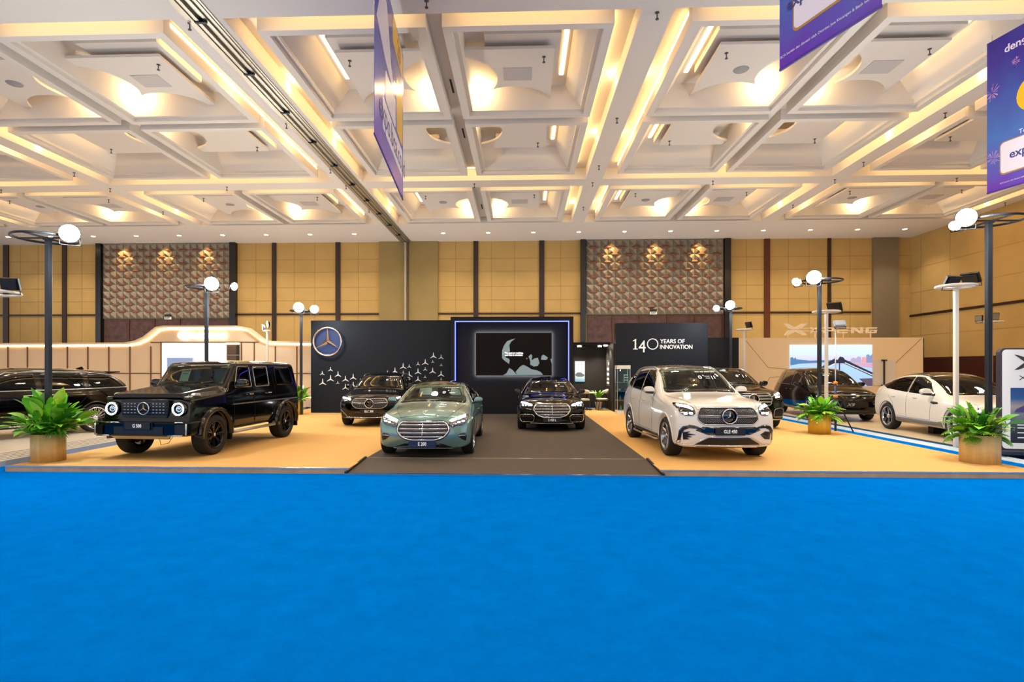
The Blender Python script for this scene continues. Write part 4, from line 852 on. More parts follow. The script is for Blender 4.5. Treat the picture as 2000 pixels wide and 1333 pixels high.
# left banner, seen almost edge-on
zb = 5.6
def bp(x, y, z): q = P(x, y, z); return (q.x, q.y)
for (nm, (pA, pB, zb), hg, m) in (('L', ((731, 260), (787, 390), 5.6), 3.2, m_bn), ('M', ((1523, 137), (1722, 10), 5.6), 3.2, m_bn2), ('R', ((1928, 378), (2060, 338), 5.6), 3.2, m_bn2)):
    A, B = bp(*pA, zb), bp(*pB, zb); 
    if nm == 'L':
        t_, w = banner('narrow-looking purple and yellow banner seen almost edge-on above the middle', A, B, zb, hg, m)
        mb = MB().prism(rr(w*.22, w*.96, .42, 1.0, .08), lambda u, v: (u, -.005, v), (0, -.002, 0)).build('white_caption', m_bw, t_)
        text('lettering', 'expo.bca.co.id', m_nv, .3*w/1.9*1.05, t_, (w*.6, -.0085, .72), depth=.001, bold=.003, sx=1.0)
        MB().prism([(w*.05, 2.0), (w*.2, 2.9), (w*.35, 2.85), (w*.5, 2.0), (w*.62, 1.65), (w*.3, 1.75)], lambda u, v: (u, -.005, v), (0, -.002, 0)).build('white_shape', m_bw, t_)
        MB().prism(rr(w*.3, w*.66, 1.05, 1.6, .1), lambda u, v: (u, -.005, v), (0, -.002, 0)).build('white_shape', m_bw, t_)
        MB().prism(rr(w*.7, w*.97, 1.1, 2.2, .12), lambda u, v: (u, -.005, v), (0, -.002, 0)).build('yellow_shape', m_ye, t_)
        MB().prism(rr(w*.55, w*.97, 2.6, 3.15, .12), lambda u, v: (u, -.005, v), (0, -.002, 0)).build('yellow_shape', m_ye, t_)
        text('lettering', '20', m_gold, .5, t_, (w*.8, -.009, 2.85), depth=.001, bold=.01)
    elif nm == 'M':
        t_, w = banner('purple banner corner hanging at the top with a white caption box', A, B, zb, hg, m)
        MB().prism(rr(w*.155, w*1.0-.1, .34, 1.05, .08), lambda u, v: (u, -.0045, v), (0, -.002, 0)).build('gold_outline', m_gold, t_)
        MB().prism(rr(w*.17, w*1.0-.12, .37, 1.02, .07), lambda u, v: (u, -.007, v), (0, -.002, 0)).build('white_caption', m_bw, t_)
        text('lettering', 'expo.bca.co.id', m_nv, .2, t_, (w*.52, -.0105, .72), depth=.001, bold=.004)
        text('small_print', 'BCA berizin dan diawasi oleh Otoritas Jasa Keuangan & Bank Indonesia', m_bw, .045, t_, (w*.5, -.006, .14), depth=.001)
        burst(t_, .1, 1.2, .3, seed=3)
    else:
        t_, w = banner('tall purple and blue banner with fireworks and a white caption at the right edge', A, B, zb, hg, m)
        sF = w
        def up(x, y):      # picture point on this banner's plane
            a = Vector(A); b_ = Vector(B); r_ = ray(x, y); d = (b_-a).normalized(); nrm = Vector((-d.y, d.x)); t2 = a.dot(nrm)/(r_[0]*nrm.x+r_[1]*nrm.y); q = Vector((r_[0]*t2, r_[1]*t2)); return ((q-a).dot(d), CZ+r_[2]*t2-zb)
        u, v = up(1955, 300); u2, v2 = up(1957, 340)
        MB().prism(rr(u-.02, w*.9+.02, v2-.03, v+.22, .09), lambda a, b_: (a, -.0045, b_), (0, -.002, 0)).build('gold_outline', m_gold, t_)
        MB().prism(rr(u, w*.9, v2, v+.2, .08), lambda a, b_: (a, -.007, b_), (0, -.002, 0)).build('white_caption', m_bw, t_)
        ux, vx = up(1972, 303); text('lettering', 'expo.bca.co.id', m_nv, .24, t_, (ux, -.0105, vx), depth=.001, bold=.004, align='LEFT')
        ux, vx = up(1990, 258); text('lettering', 'Temukan', m_bw, .13, t_, (ux, -.006, vx), depth=.001, align='LEFT')
        ux, vx = up(1962, 98); text('lettering', 'dengan', m_bw, .22, t_, (ux, -.006, vx), depth=.001, bold=.004, align='LEFT')
        ux, vx = up(1992, 190); MB().prism([(ux+.28+.34*math.cos(2*PI*k/24), vx+.36*math.sin(2*PI*k/24)) for k in range(24)], lambda a, b_: (a, -.005, b_), (0, -.003, 0)).build('yellow_shape', m_ye, t_)
        ux, vx = up(1980, 20); MB().prism([(ux, vx), (ux+.1, vx+.35), (ux+.5, vx+.5), (ux+.5, vx)], lambda a, b_: (a, -.005, b_), (0, -.003, 0)).build('white_shape', m_bw, t_)
        for (bx_, by_, r_) in ((1938, 182, .2), (1940, 310, .17), (1985, 118, .1)): ux, vx = up(bx_, by_); burst(t_, ux, vx, r_, seed=bx_)
        text('small_print', 'BCA berizin dan diawasi oleh Otoritas Jasa Keuangan', m_bw, .04, t_, (w*.55, -.006, .12), depth=.001)
# ------------------------------------------------------------ cars
def itp(tab, y):
    if y <= tab[0][0]: return tab[0][1]
    for (a, va), (b, vb) in zip(tab, tab[1:]):
        if y <= b: return va+(vb-va)*(y-a)/(b-a)
    return tab[-1][1]
def smooth2(pts, n=3, closed=True):
    # Catmull-Rom through the outline
    N = len(pts); o = []
    for i in range(N if closed else N-1):
        p0, p1, p2, p3 = (pts[(i-1) % N] if closed or i else pts[0]), pts[i], pts[(i+1) % N], (pts[(i+2) % N] if closed or i < N-2 else pts[-1])
        for k in range(n):
            t = k/n; o.append(tuple(.5*((2*p1[j])+(-p0[j]+p2[j])*t+(2*p0[j]-5*p1[j]+4*p2[j]-p3[j])*t*t+(-p0[j]+3*p1[j]-3*p2[j]+p3[j])*t**3) for j in (0, 1)))
    if not closed: o.append(tuple(pts[-1][:2]))
    return o
def rnd(pts, r=.03, n=3):
    # outline with rounded corners
    o = []; N = len(pts)
    for i in range(N):
        a, b, c = Vector(pts[i-1]), Vector(pts[i]), Vector(pts[(i+1) % N]); u, v = (a-b), (c-b); q = min(r, u.length*.45, v.length*.45); p, s = b+u.normalized()*q, b+v.normalized()*q
        for k in range(n+1): t = k/n; o.append(tuple(p*(1-t)**2+b*2*t*(1-t)+s*t*t))
    return o
def inpoly(p, poly):
    x, y = p; c = False; n = len(poly)
    for i in range(n):
        x1, y1 = poly[i]; x2, y2 = poly[i-1]
        if (y1 > y) != (y2 > y) and x < (x2-x1)*(y-y1)/(y2-y1)+x1: c = not c
    return c
def inset(poly, d):
    n = len(poly); ar = sum(poly[i-1][0]*poly[i][1]-poly[i][0]*poly[i-1][1] for i in range(n)); s = 1 if ar > 0 else -1; o = []
    for i in range(n):
        a, b, c = Vector(poly[i-1]), Vector(poly[i]), Vector(poly[(i+1) % n]); t = (c-a)
        if t.length < 1e-6: o.append(tuple(b)); continue
        t.normalize(); o.append((b.x-t.y*d*s, b.y+t.x*d*s))
    return o
class Car:
    def __init__(s, name, label, loc, rz, spec):
        s.root = thing(name, label, 'car', loc, math.radians(rz)); s.p = spec; s.body()
    def body(s):
        p = s.p; K = 6; y0, y1 = -p['FO'], p['WB']+p['RO']
        ys = sorted(set([y0, y0+.09, y0+.24, -.30, .02, .38]+p['ys']+[p['WB']-.35, p['WB'], p['WB']+.4, y1-.22, y1-.07, y1]))
        verts = []; rows = []
        for y in ys:
            g = lambda k: itp(p[k], y)
            w = g('w'); zb = g('zb'); zh = g('zh'); wh = g('wh')*w; zr = g('zr'); wr = g('wr')*w; zc = g('zc')
            z3 = zb+.18; zm = min(.66*p.get('zm', 1), zh-.12); zs = zm+(zh-zm)*.62; lo = p.get('lo', .985)
            side = [(w*.86, zb), (w*.965, zb+.05), (w*lo, z3), (w, zm), (w*p.get('sh', .985), zs), (wh, zh), (wr, zr)]
            fy = max(0, 1-(y-y0)/.30); ry = max(0, 1-(y1-y)/.30)
            def Y(x, z):
                o = 0
                if fy > 0: o += fy*(itp(p['fz'], z)+p.get('bow', .10)*(abs(x)/max(w, .1))**2.2)
                if ry > 0: o -= ry*(itp(p['rz'], z)+p.get('bow', .10)*(abs(x)/max(w, .1))**2.2)
                return y+o
            ring = []
            x0_, zz = side[0]
            for k in range(K+1): x = -x0_+2*x0_*k/K; ring.append((x, Y(x, zz), zz))
            for (x, z) in side[1:-1]: ring.append((x, Y(x, z), z))
            xr, zrr = side[-1]
            for k in range(K+1):
                x = xr-2*xr*k/K; z = zrr+(zc-zrr)*(1-(x/xr)**2 if p.get('crown', 1) else 1-abs(x/xr)**4); ring.append((x, Y(x, z), z))
            for (x, z) in reversed(side[1:-1]): ring.append((-x, Y(-x, z), z))
            rows.append([len(verts)+i for i in range(len(ring))]); verts += ring
        faces = []; n = len(rows[0])
        for a, b in zip(rows, rows[1:]):
            for i in range(n): faces.append((a[i], a[(i+1) % n], b[(i+1) % n], b[i]))
        ns = len(side)-2
        for r, rev in ((rows[0], 1), (rows[-1], 0)):
            right = [r[K]]+[r[K+1+i] for i in range(ns)]+[r[K+1+ns]]; left = [r[0]]+[r[n-1-i] for i in range(ns)]+[r[K+1+ns+K]]
            grid = [[r[k] for k in range(K+1)]]
            for i in range(1, ns+1):
                a, b = Vector(verts[left[i]]), Vector(verts[right[i]]); row = [left[i]]
                for k in range(1, K):
                    x = a.x+(b.x-a.x)*k/K; z = a.z; yy = (ys[0]+itp(p['fz'], z)+p.get('bow', .1)*(abs(x)/b.x*.86 if False else abs(x)/itp(p['w'], ys[0]))**2.2) if rev else (ys[-1]-itp(p['rz'], z)-p.get('bow', .1)*(abs(x)/itp(p['w'], ys[-1]))**2.2)
                    row.append(len(verts)); verts.append((x, yy, z))
                row.append(right[i]); grid.append(row)
            grid.append([r[K+1+ns+K-k] for k in range(K+1)])
            for i in range(len(grid)-1):
                for k in range(K):
                    f = (grid[i][k], grid[i][k+1], grid[i+1][k+1], grid[i+1][k]); faces.append(f if rev else tuple(reversed(f)))
        me = bpy.data.meshes.new('body'); me.from_pydata(verts, [], faces); o = bpy.data.objects.new('tmp', me); C.objects.link(o)
        bm = bmesh.new(); bm.from_mesh(me); bmesh.ops.recalc_face_normals(bm, faces=bm.faces)
        cr = bm.edges.layers.float.new('crease_edge'); 
        for ri, cv in p.get('crease', {}).items():    # creases along the length at side rows
            for a, b in zip(rows, rows[1:]):
                for idx in ({'belt': (K+ns, n-ns), 'roof': (K+1+ns, K+1+ns+K), 'sill': (K+1, n-1), 'mid': (K+3, n-3)}[ri]):
                    bm.verts.ensure_lookup_table(); e = bm.edges.get((bm.verts[a[idx]], bm.verts[b[idx]]))
                    if e: e[cr] = cv
        for yy, cv in p.get('crease_y', []):
            r = rows[min(range(len(ys)), key=lambda i: abs(ys[i]-yy))]
            for i in range(n):
                bm.verts.ensure_lookup_table(); e = bm.edges.get((bm.verts[r[i]], bm.verts[r[(i+1) % n]]))
                if e: e[cr] = cv
        bm.to_mesh(me); bm.free()
        sb = o.modifiers.new('s', 'SUBSURF'); sb.levels = sb.render_levels = p.get('lev', 3)
        cuts = []
        for yc in (0, p['WB']):
            for sx in (-1, 1):
                W = p['W']; c = MB().lathe([(p['arch'], sx*(W-.36)), (p['arch'], sx*(W+.3))], 56, (0, yc, p['R']+p.get('ah', .0)), 'x', caps=True).build('cut'); cuts.append(c)
        cut = MB()
        for c in cuts:
            b_ = o.modifiers.new('b', 'BOOLEAN'); b_.operation = 'DIFFERENCE'; b_.solver = 'EXACT'; b_.object = c
        dg = bpy.context.evaluated_depsgraph_get(); me2 = bpy.data.meshes.new_from_object(o.evaluated_get(dg))
        for c in cuts: bpy.data.objects.remove(c)
        bpy.data.objects.remove(o)
        bm = bmesh.new(); bm.from_mesh(me2); s.bvh = BVHTree.FromBMesh(bm)
        # open the body behind the panes
        kill = []
        ws, sw = p.get('ws'), p.get('side_windows', [])
        inner = [inset(rnd(q, .05), .045) for q in sw]; wi = inset(rnd(ws, .06), .05) if ws else None
        rw = p.get('rear_window'); rwi = inset(rnd(rw, .06), .05) if rw else None
        for f in bm.faces:
            c = f.calc_center_median(); nn = f.normal
            if c.z < p['open_z']: continue
            if abs(nn.x) > .45 and any(inpoly((c.y, c.z), q) for q in inner): kill.append(f)
            elif wi and nn.y < -.12 and c.y < p['roof_y']+.1 and inpoly((c.x, c.z), wi): kill.append(f)
            elif rwi and nn.y > .12 and inpoly((c.x, c.z), rwi): kill.append(f)
        bmesh.ops.delete(bm, geom=kill, context='FACES')
        for f in bm.faces: f.smooth = True
        bm.to_mesh(me2); bm.free(); me2.materials.clear(); me2.materials.append(p['paint']); me2.name = 'body'
        s.bodyo = bpy.data.objects.new('body', me2); C.objects.link(s.bodyo); s.bodyo.parent = s.root
        es = s.bodyo.modifiers.new('n', 'WEIGHTED_NORMAL') if False else None
        s.glaze(ws, sw, rw); s.interior(); s.wheels()
    def hit(s, u, v, view):
        if view == 'F': o_, d = Vector((u, -6, v)), Vector((0, 1, 0))
        elif view == 'R': o_, d = Vector((u, 12, v)), Vector((0, -1, 0))
        elif view == 'T': o_, d = Vector((u, v, 5)), Vector((0, 0, -1))
        elif view == 'S+': o_, d = Vector((4, u, v)), Vector((-1, 0, 0))
        else: o_, d = Vector((-4, u, v)), Vector((1, 0, 0))
        l, nn, i, _ = s.bvh.ray_cast(o_, d)
        if l is None or (view in ('S+', 'S-') and l.x*(1 if view == 'S+' else -1) < .1):
            g = {'F': (u, -s.p['FO'], v), 'R': (u, s.p['WB']+s.p['RO'], v), 'T': (u, v, 1.2), 'S+': (s.p['W'], u, v), 'S-': (-s.p['W'], u, v)}[view]
            l, nn, i, _ = s.bvh.find_nearest(Vector(g))
        if nn.dot(d) > 0: nn = -nn
        return l, nn
    def patch(s, name, poly, view, m, off=.004, th=.012, parent=None, step=.06, hole=None, flat=False):
        if hole:     # ring between outline and hole (same number of points)
            vs = list(poly)+list(hole); n = len(poly); fs = [(i, (i+1) % n, (i+1) % n+n, i+n) for i in range(n)]
            P2 = vs; F = fs
        else:
            bm = bmesh.new(); vv = [bm.verts.new((x, z, 0)) for x, z in poly]; bm.faces.new(vv); bmesh.ops.triangulate(bm, faces=bm.faces)
            xs = [q[0] for q in poly]; zs = [q[1] for q in poly]
            for ax, lo, hi in ((0, min(xs), max(xs)), (1, min(zs), max(zs))):
                k = int((hi-lo)/step)
                for i in range(1, k+1):
                    c = lo+(hi-lo)*i/(k+1); co = (c, 0, 0) if ax == 0 else (0, c, 0); no = (1, 0, 0) if ax == 0 else (0, 1, 0)
                    bmesh.ops.bisect_plane(bm, geom=bm.verts[:]+bm.edges[:]+bm.faces[:], plane_co=co, plane_no=no)
            bm.verts.index_update(); P2 = [(v.co.x, v.co.y) for v in bm.verts]; F = [tuple(v.index for v in f.verts) for f in bm.faces]; bm.free()
        A = []; B = []
        if flat: l0, n0 = s.hit(sum(q[0] for q in P2)/len(P2), sum(q[1] for q in P2)/len(P2), view)
        for (u, v) in P2:
            l, nn = s.hit(u, v, view)
            A.append(l+nn*off); B.append(l+nn*(off-th))
        n = len(P2); ec = {}
        for f in F:
            for i in range(len(f)):
                e = (f[i], f[(i+1) % len(f)]); ec[e] = 1
        bd = [e for e in ec if (e[1], e[0]) not in ec]
        mb = MB().add(A+B, F+[tuple(reversed([i+n for i in f])) for f in F]+[(a, a+n, b+n, b) for a, b in bd], None, True)
        o = mb.build(name, m, parent or s.root); 
        return o
    def line(s, name, pts, view, m, r=.006, off=.002, parent=None, closed=False, n=6, dens=.05, mb=None):
        q = []
        L = list(pts)+([pts[0]] if closed else [])
        for (a, b) in zip(L, L[1:]):
            k = max(1, int(math.hypot(b[0]-a[0], b[1]-a[1])/dens)); q += [(a[0]+(b[0]-a[0])*i/k, a[1]+(b[1]-a[1])*i/k) for i in range(k)]
        if not closed: q.append(L[-1])
        P3 = []
        for (u, v) in q: l, nn = s.hit(u, v, view); P3.append(l+nn*off)
        if mb is not None: mb.tube(P3, r, n, closed=closed); return mb
        return MB().tube(P3, r, n, closed=closed).build(name, m, parent or s.root, recalc=False)
    def both(s, fn):
        for sx in (-1, 1): fn(sx)
    def glaze(s, ws, sw, rw):
        p = s.p; frit = mat('frit_black', '#050506', .15)
        if ws:
            q = rnd(ws, .06); g = s.patch('windshield', q, 'F', p['wsglass'], .006, .005); s.patch('windshield_border', inset(q, -.008), 'F', frit, .003, .006, g, hole=inset(q, .07))
            s.wsg = g
        for sx, vw in ((1, 'S+'), (-1, 'S-')):
            for q0 in sw:
                q = rnd(q0, .05); g = s.patch('side_window', q, vw, p.get('sideglass', p['wsglass']), .005, .004); s.patch('window_border', inset(q, -.006), vw, p.get('wtrim', frit), .003, .006, g, hole=inset(q, .06))
        if rw: q = rnd(rw, .06); g = s.patch('rear_window', q, 'R', p['wsglass'], .005, .004); s.patch('window_border', inset(q, -.006), 'R', frit, .003, .006, g, hole=inset(q, .07))
    def interior(s):
        p = s.p; W = p['W']; y = p['seat_y']; z = p.get('seat_z', .35); md = mat('cabin_dark', '#141416', .7); ms = p.get('seatm', mat('seat_dark', '#2b2723', .6))
        if p.get('cabin_light'): light('cabin_fill_light', 'POINT', (0, p['seat_y']-.25, p['H_in']), p['cabin_light'], (1, .92, .8), s.root, shadow_soft_size=.08)  # unseen fill light added to brighten the seats
        fl = MB().box(-W*.8, W*.8, p['dash_y'], p['WB']+.3, p['zb0']+.05, p['zb0']+.1); fl.build('cabin_floor', md, s.root)
        MB().prism([(p['dash_y'], z+.2), (p['dash_y']-.1, p['dash_z']-.12), (p['dash_y'], p['dash_z']), (p['dash_y']+.35, p['dash_z']-.03), (p['dash_y']+.45, p['dash_z']-.2), (p['dash_y']+.3, z)], lambda u, v: (-W*.78, u, v), (W*1.56, 0, 0)).build('dashboard', md, s.root)
        MB().tube([(.37+.18*math.cos(2*PI*k/24), p['dash_y']+.55+.06*math.sin(2*PI*k/24), p['dash_z']-.08+.17*math.sin(2*PI*k/24)) for k in range(24)], .014, 6, closed=True).build('steering_wheel', md, s.root)
        for (yy, xs) in ((y, (-.38, .38)), (y+.95, (-.38, .38)))+(((y+1.75, (-.36, .36)),) if p['WB'] > 3.05 else ()):
            for x in xs:
                st_ = MB().box(x-.25, x+.25, yy-.5, yy, z, z+.17).build('seat', ms, s.root, bevel=.05)
                b = MB().prism([(x-.25, z+.1), (x+.25, z+.1), (x+.24, z+.55), (x+.17, z+.72), (x-.17, z+.72), (x-.24, z+.55)], lambda u, v: (u, yy-.02+(v-z)*.25, v), (0, .12, 0)).build('seat_backrest', ms, st_, bevel=.035)
                MB().prism(smooth2([(x-.14, z+.75), (x+.14, z+.75), (x+.15, z+.86), (x+.1, z+.95), (x-.1, z+.95), (x-.15, z+.86)], 3), lambda u, v: (u, yy+.0+(v-z)*.22, v), (0, .1, 0)).build('headrest', p.get('headm', ms), st_, bevel=.03)
    def wheels(s):
        p = s.p; R = p['R']; tw = p.get('tw', .25); rr = p['rim_r']; mt = mat('tyre_rubber', '#111112', .75)
        loc_ = s.root.location; loc_.z += .003
        mw = MB(); h = tw/2
        mw.lathe([(rr+.005, -h+.03), (rr+.03, -h+.005), (R-.045, -h), (R-.012, -h+.02), (R, -h+.05), (R, h-.05), (R-.012, h-.02), (R-.045, h), (rr+.03, h-.005), (rr+.005, h-.03)], 56, axis='x', m=mt)
        for k in range(-2, 3): mw.lathe([(R+.001, k*tw*.17-.004), (R+.001, k*tw*.17+.004)], 40, axis='x', m=mt)
        me = None
        for yc in (0, p['WB']):
            for sx in (-1, 1):
                # outer face of the wheel points to +x in the mesh; the other side is turned round
                if me is None:
                    w = mw.build('wheel', mt, s.root); mr = MB(); o_ = h-.015; m1 = p['rimm']
                    mr.lathe([(rr+.006, o_-.01), (rr+.006, o_+.006), (rr-.012, o_+.004), (rr-.03, o_-.02), (rr-.04, -h+.06), (rr-.05, -h+.05)], 56, axis='x')
                    kind, ns = p['spokes']
                    for k in range(ns):
                        a = 2*PI*k/ns
                        def bar(a0, a1, w0, w1, x0, x1, r0=.05, r1=rr-.008, t=.022):
                            vs = []
                            for (a_, r_, w_, x_) in ((a0, r0, w0, x0), (a0+(a1-a0)*.5, (r0+r1)/2, (w0+w1)/2, x0+(x1-x0)*.3+.006), (a1, r1, w1, x1)):
                                c, d = math.cos(a_), math.sin(a_); tx_, tz_ = -d, c
                                for (dx, sg) in ((0, -1), (0, 1), (-t, 1), (-t, -1)): ww = w_*(1 if dx == 0 else 1.5); vs.append((x_+dx, r_*c+tx_*ww*sg, r_*d+tz_*ww*sg))
                            fs = []
                            for i in (0, 4): fs += [(i, i+1, i+5, i+4), (i+1, i+2, i+6, i+5), (i+2, i+3, i+7, i+6), (i+3, i, i+4, i+7)]
                            mr.add(vs, fs+[(3, 2, 1, 0), (8, 9, 10, 11)])
                        if kind == 'five': bar(a, a, .042, .02, o_-.035, o_-.004); bar(a, a+.33, .014, .010, o_-.05, o_-.01, .1)
                        elif kind == 'twin': bar(a-.07, a-.13, .012, .010, o_-.04, o_-.004); bar(a+.07, a+.13, .012, .010, o_-.04, o_-.004)
                        elif kind == 'multi': bar(a-.02, a-.09, .006, .005, o_-.045, o_-.004); bar(a+.02, a+.09, .006, .005, o_-.045, o_-.004)
                        elif kind == 'loop': bar(a-.03, a-.22, .010, .008, o_-.035, o_-.006, .07, rr*.72); bar(a+.03, a+.22, .010, .008, o_-.035, o_-.006, .07, rr*.72); bar(a-.22, a-.05, .008, .008, o_-.006, o_-.002, rr*.72, rr-.02); bar(a+.22, a+.05, .008, .008, o_-.006, o_-.002, rr*.72, rr-.02)
                    mr.lathe([(.001, o_-.02), (.045, o_-.02), (.07, o_-.045), (.07, o_-.08)], 20, axis='x')
                    if kind == 'loop': MB().lathe([(.02, o_-.05), (rr-.035, o_-.05)], 32, axis='x').build('wheel_dish', mat('dish_black', '#060607', .7, spec=.1), w)
                    rim = mr.build('rim', m1, w, recalc=True)
                    MB().lathe([(.001, o_-.012), (.03, o_-.014), (.033, o_-.02)], 16, axis='x').build('hub_cap', m_chrome, w)
                    MB().lathe([(.001, -.0), (rr*.68, 0), (rr*.68, -.02), (.001, -.02)], 32, axis='x').build('brake_disc', mat('brake_steel', '#55565a', .3, .9), w)
                    me = w
                    W_ = w
                else: W_ = dup(me, s.root)
                W_.location = (sx*(p['W']-tw/2-p.get('inw', .02)), yc, R); W_.rotation_euler = (0, 0, 0 if sx > 0 else PI)
    # --- fittings
    def star(s, x, z, r, view='F', m=None, ring=True, disc=None, off=.012, bars=1):
        l, nn = s.hit(x, z, view); e = bpy.data.objects.new('star_emblem', None); C.objects.link(e); e.parent = s.root; e.location = l+Vector((0, -1, 0))*off
        m = m or m_chrome
        if ring: MB().tube([(r*math.cos(2*PI*k/40), 0, r*math.sin(2*PI*k/40)) for k in range(40)], r*.085, 8, closed=True, up=(0, 1, 0)).build('emblem_ring', m, e)
        if disc: MB().lathe([(.001, .006), (r, .006), (r, .03)], 32, axis='y').build('emblem_disc', disc, e)
        q = MB(); star3d(q, r*.95, r*.2, .15); q.build('emblem_star', m, e); return e
    def plate(s, body, x, z, w, h, m, tm=None, ts=.09):
        l, nn = s.hit(x, z, 'F'); e = MB().box(-w/2, w/2, -.012, .012, -h/2, h/2).build('number_plate', m, s.root, bevel=.006); e.location = l+Vector((0, -.03, 0))
        t = text('plate_text', body, tm or mat('plate_white', '#e9e9e6', .5, emit=.15), ts, e, (0, -.0135, 0), depth=.001, bold=.002, sx=.8); return e
    def mirror(s, y, z, m, x=None, sc=1.0, low=None):
        for sx in (-1, 1):
            xo = x or s.p['W']*.98; e = MB().prism(smooth2([(0, -.055), (.05, -.075), (.17, -.06), (.225, .0), (.20, .065), (.12, .085), (.02, .06)], 3), lambda u, v: (sx*(u-.11)*sc, -.07*sc, v*sc), (0, .13*sc, 0)).build('side_mirror', m, s.root, bevel=.03); e.location = (sx*(xo+.06), y, z)
            for f in e.data.polygons: f.use_smooth = True
            MB().prism([(.01, -.05), (.05, -.078), (.17, -.064), (.215, -.02), (.02, -.02)], lambda u, v: (sx*(u-.11)*sc*1.02, -.074*sc, v*sc*1.03), (0, .138*sc, 0)).build('mirror_base', low or m_black, e, bevel=.01)
            MB().prism(smooth2([(.02, -.04), (.16, -.045), (.205, .0), (.12, .065), (.03, .045)], 3), lambda u, v: (sx*(u-.11)*sc, .061*sc, v*sc), (0, .004, 0)).build('mirror_glass', mat('mirror_glass', '#9aa4aa', .05, 1), e)
            MB().tube([(-sx*.09*sc, 0, -.05*sc), (-sx*.17, .03, -.09)], .02, 8).build('mirror_arm', m_black, e)
    def rail(s, y0, y1, x, m, h=.035, r=.016):
        for sx in (-1, 1):
            pts = []
            for k in range(15):
                t = k/14; y = y0+(y1-y0)*t; l, nn = s.hit(sx*x, y, 'T'); e = min(1, min(t, 1-t)*9); pts.append(l+Vector((0, 0, -.01+(h+.01)*e)))
            MB().tube(pts, r, 8).build('roof_rail', m, s.root)
    def handles(s, ys, z, m, L=.2):
        for (sx, vw) in ((1, 'S+'), (-1, 'S-')):
            for y in ys: s.line('door_handle', [(y, z), (y+L, z)], vw, m, .013, .016)
    def seams(s, segs, view, m=None):
        mb = MB()
        for q in segs: s.line('', q, view, None, .0035, .0, mb=mb, n=4)
        mb.build('panel_gap', m or mat('gap_black', '#060606', .8), s.root, recalc=False)
    def arches(s, m, t=.05, out=.012):
        p = s.p
        for yc in (0, p['WB']):
            for sx, vw in ((1, 'S+'), (-1, 'S-')):
                zc = p['R']+p.get('ah', 0); a0 = math.asin(max(-1, min(1, (itp(p['zb'], yc)+.05-zc)/p['arch']))); n = 22
                A = [(yc+(p['arch']+.002)*math.cos(a), zc+(p['arch']+.002)*math.sin(a)) for a in [a0+(PI-2*a0)*k/n for k in range(n+1)]]
                B = [(yc+(p['arch']+t)*math.cos(a), zc+(p['arch']+t)*math.sin(a)) for a in [a0+(PI-2*a0)*k/n for k in range(n+1)]]
                vs = []; 
                for (u, v), (u2, v2) in zip(A, B):
                    l2, n2 = s.hit(u2, v2, vw); x = l2.x
                    vs += [(x+sx*out, u, v), (x+sx*out, u2, v2), (x-sx*.03, u2, v2), (x-sx*.06, u, v)]
                fs = []
                for i in range(n): fs += [(i*4+k, i*4+(k+1) % 4, (i+1)*4+(k+1) % 4, (i+1)*4+k) for k in range(4)]
                MB().add(vs, fs+[(3, 2, 1, 0), tuple(n*4+k for k in range(4))], None, True).build('wheel_arch', m, s.root)
    def sticker(s, lines, x, z):
        # small white writing on the windshield
        for (tx, dx, dz, sz) in lines:
            l, nn = s.hit(x+dx, z+dz, 'F'); o = text('windshield_lettering', tx, mat('sticker_white', '#f2f2f0', .5, emit=.5), sz, s.root, l+nn*.012, depth=.0005, bold=.001)
            o.rotation_euler = Vector((0, -nn.y, -nn.z)).to_track_quat('-Z', 'Y').to_euler() if False else (math.atan2(-nn.y, nn.z), 0, 0)
def paint(name, col, rough=.25, metal=0, coat=1): return mat(name, col, rough, metal, coat)
m_bpaint = mat('black_car_paint', '#020202', .1, coat=.35, spec=.35); m_wpaint = paint('white_car_paint', '#e6e1d8', .25); m_gpaint = paint('sage_car_paint', '#6d9393', .28, .55)
m_wsg = glass('windshield_glass', '#c9d2c4', clear=.5); m_tint = glass('tinted_glass', '#55595c', clear=.2)
m_lens = mat('lamp_lens_dark', '#2a2d31', .08, .6, 1); m_drl = mat('daytime_light', '#ffffff', .4, emit=9, ecol='#f4fbff'); m_lampc = mat('lamp_silver', '#c9ced4', .15, .9)
m_grb = mat('grille_black', '#08080a', .3); m_gloss = mat('gloss_black_trim', '#050506', .1, coat=1); m_satin = mat('satin_silver', '#b9bcc0', .3, .9)
m_rimd = mat('rim_black', '#0e0e10', .22, .6, .5); m_rims = mat('rim_silver', '#b8bbc0', .2, .95); m_rimg = mat('rim_grey', '#a3a4a8', .2, .9)
m_plate = mat('plate_black', '#0b0b0d', .35); m_plateb = mat('plate_navy', '#0c2348', .35)
m_clad = mat('black_cladding', '#0c0c0e', .35)
def dots(car, poly, dx, dz, m, r=.006, excl=None, off=.008):
    # small studs of a patterned grille, one mesh
    xs = [q[0] for q in poly]; zs = [q[1] for q in poly]; mb = MB(); j = 0; z = min(zs)+dz
    while z < max(zs):
        x = min(xs)+(dx/2 if j % 2 else 0)
        while x < max(xs):
            if inpoly((x, z), poly) and not (excl and excl(x, z)):
                l, nn = car.hit(x, z, 'F'); c = l+Vector((0, -off, 0))
                mb.add([(c.x-r*1.3, c.y, c.z), (c.x, c.y, c.z-r), (c.x+r*1.3, c.y, c.z), (c.x, c.y, c.z+r), (c.x, c.y-r, c.z)], [(0, 1, 4), (1, 2, 4), (2, 3, 4), (3, 0, 4)])
            x += dx
        z += dz; j += 1
    return mb.build('grille_studs', m, car.root, recalc=False)
def mir(poly, s): return [(s*x, z) for x, z in poly]

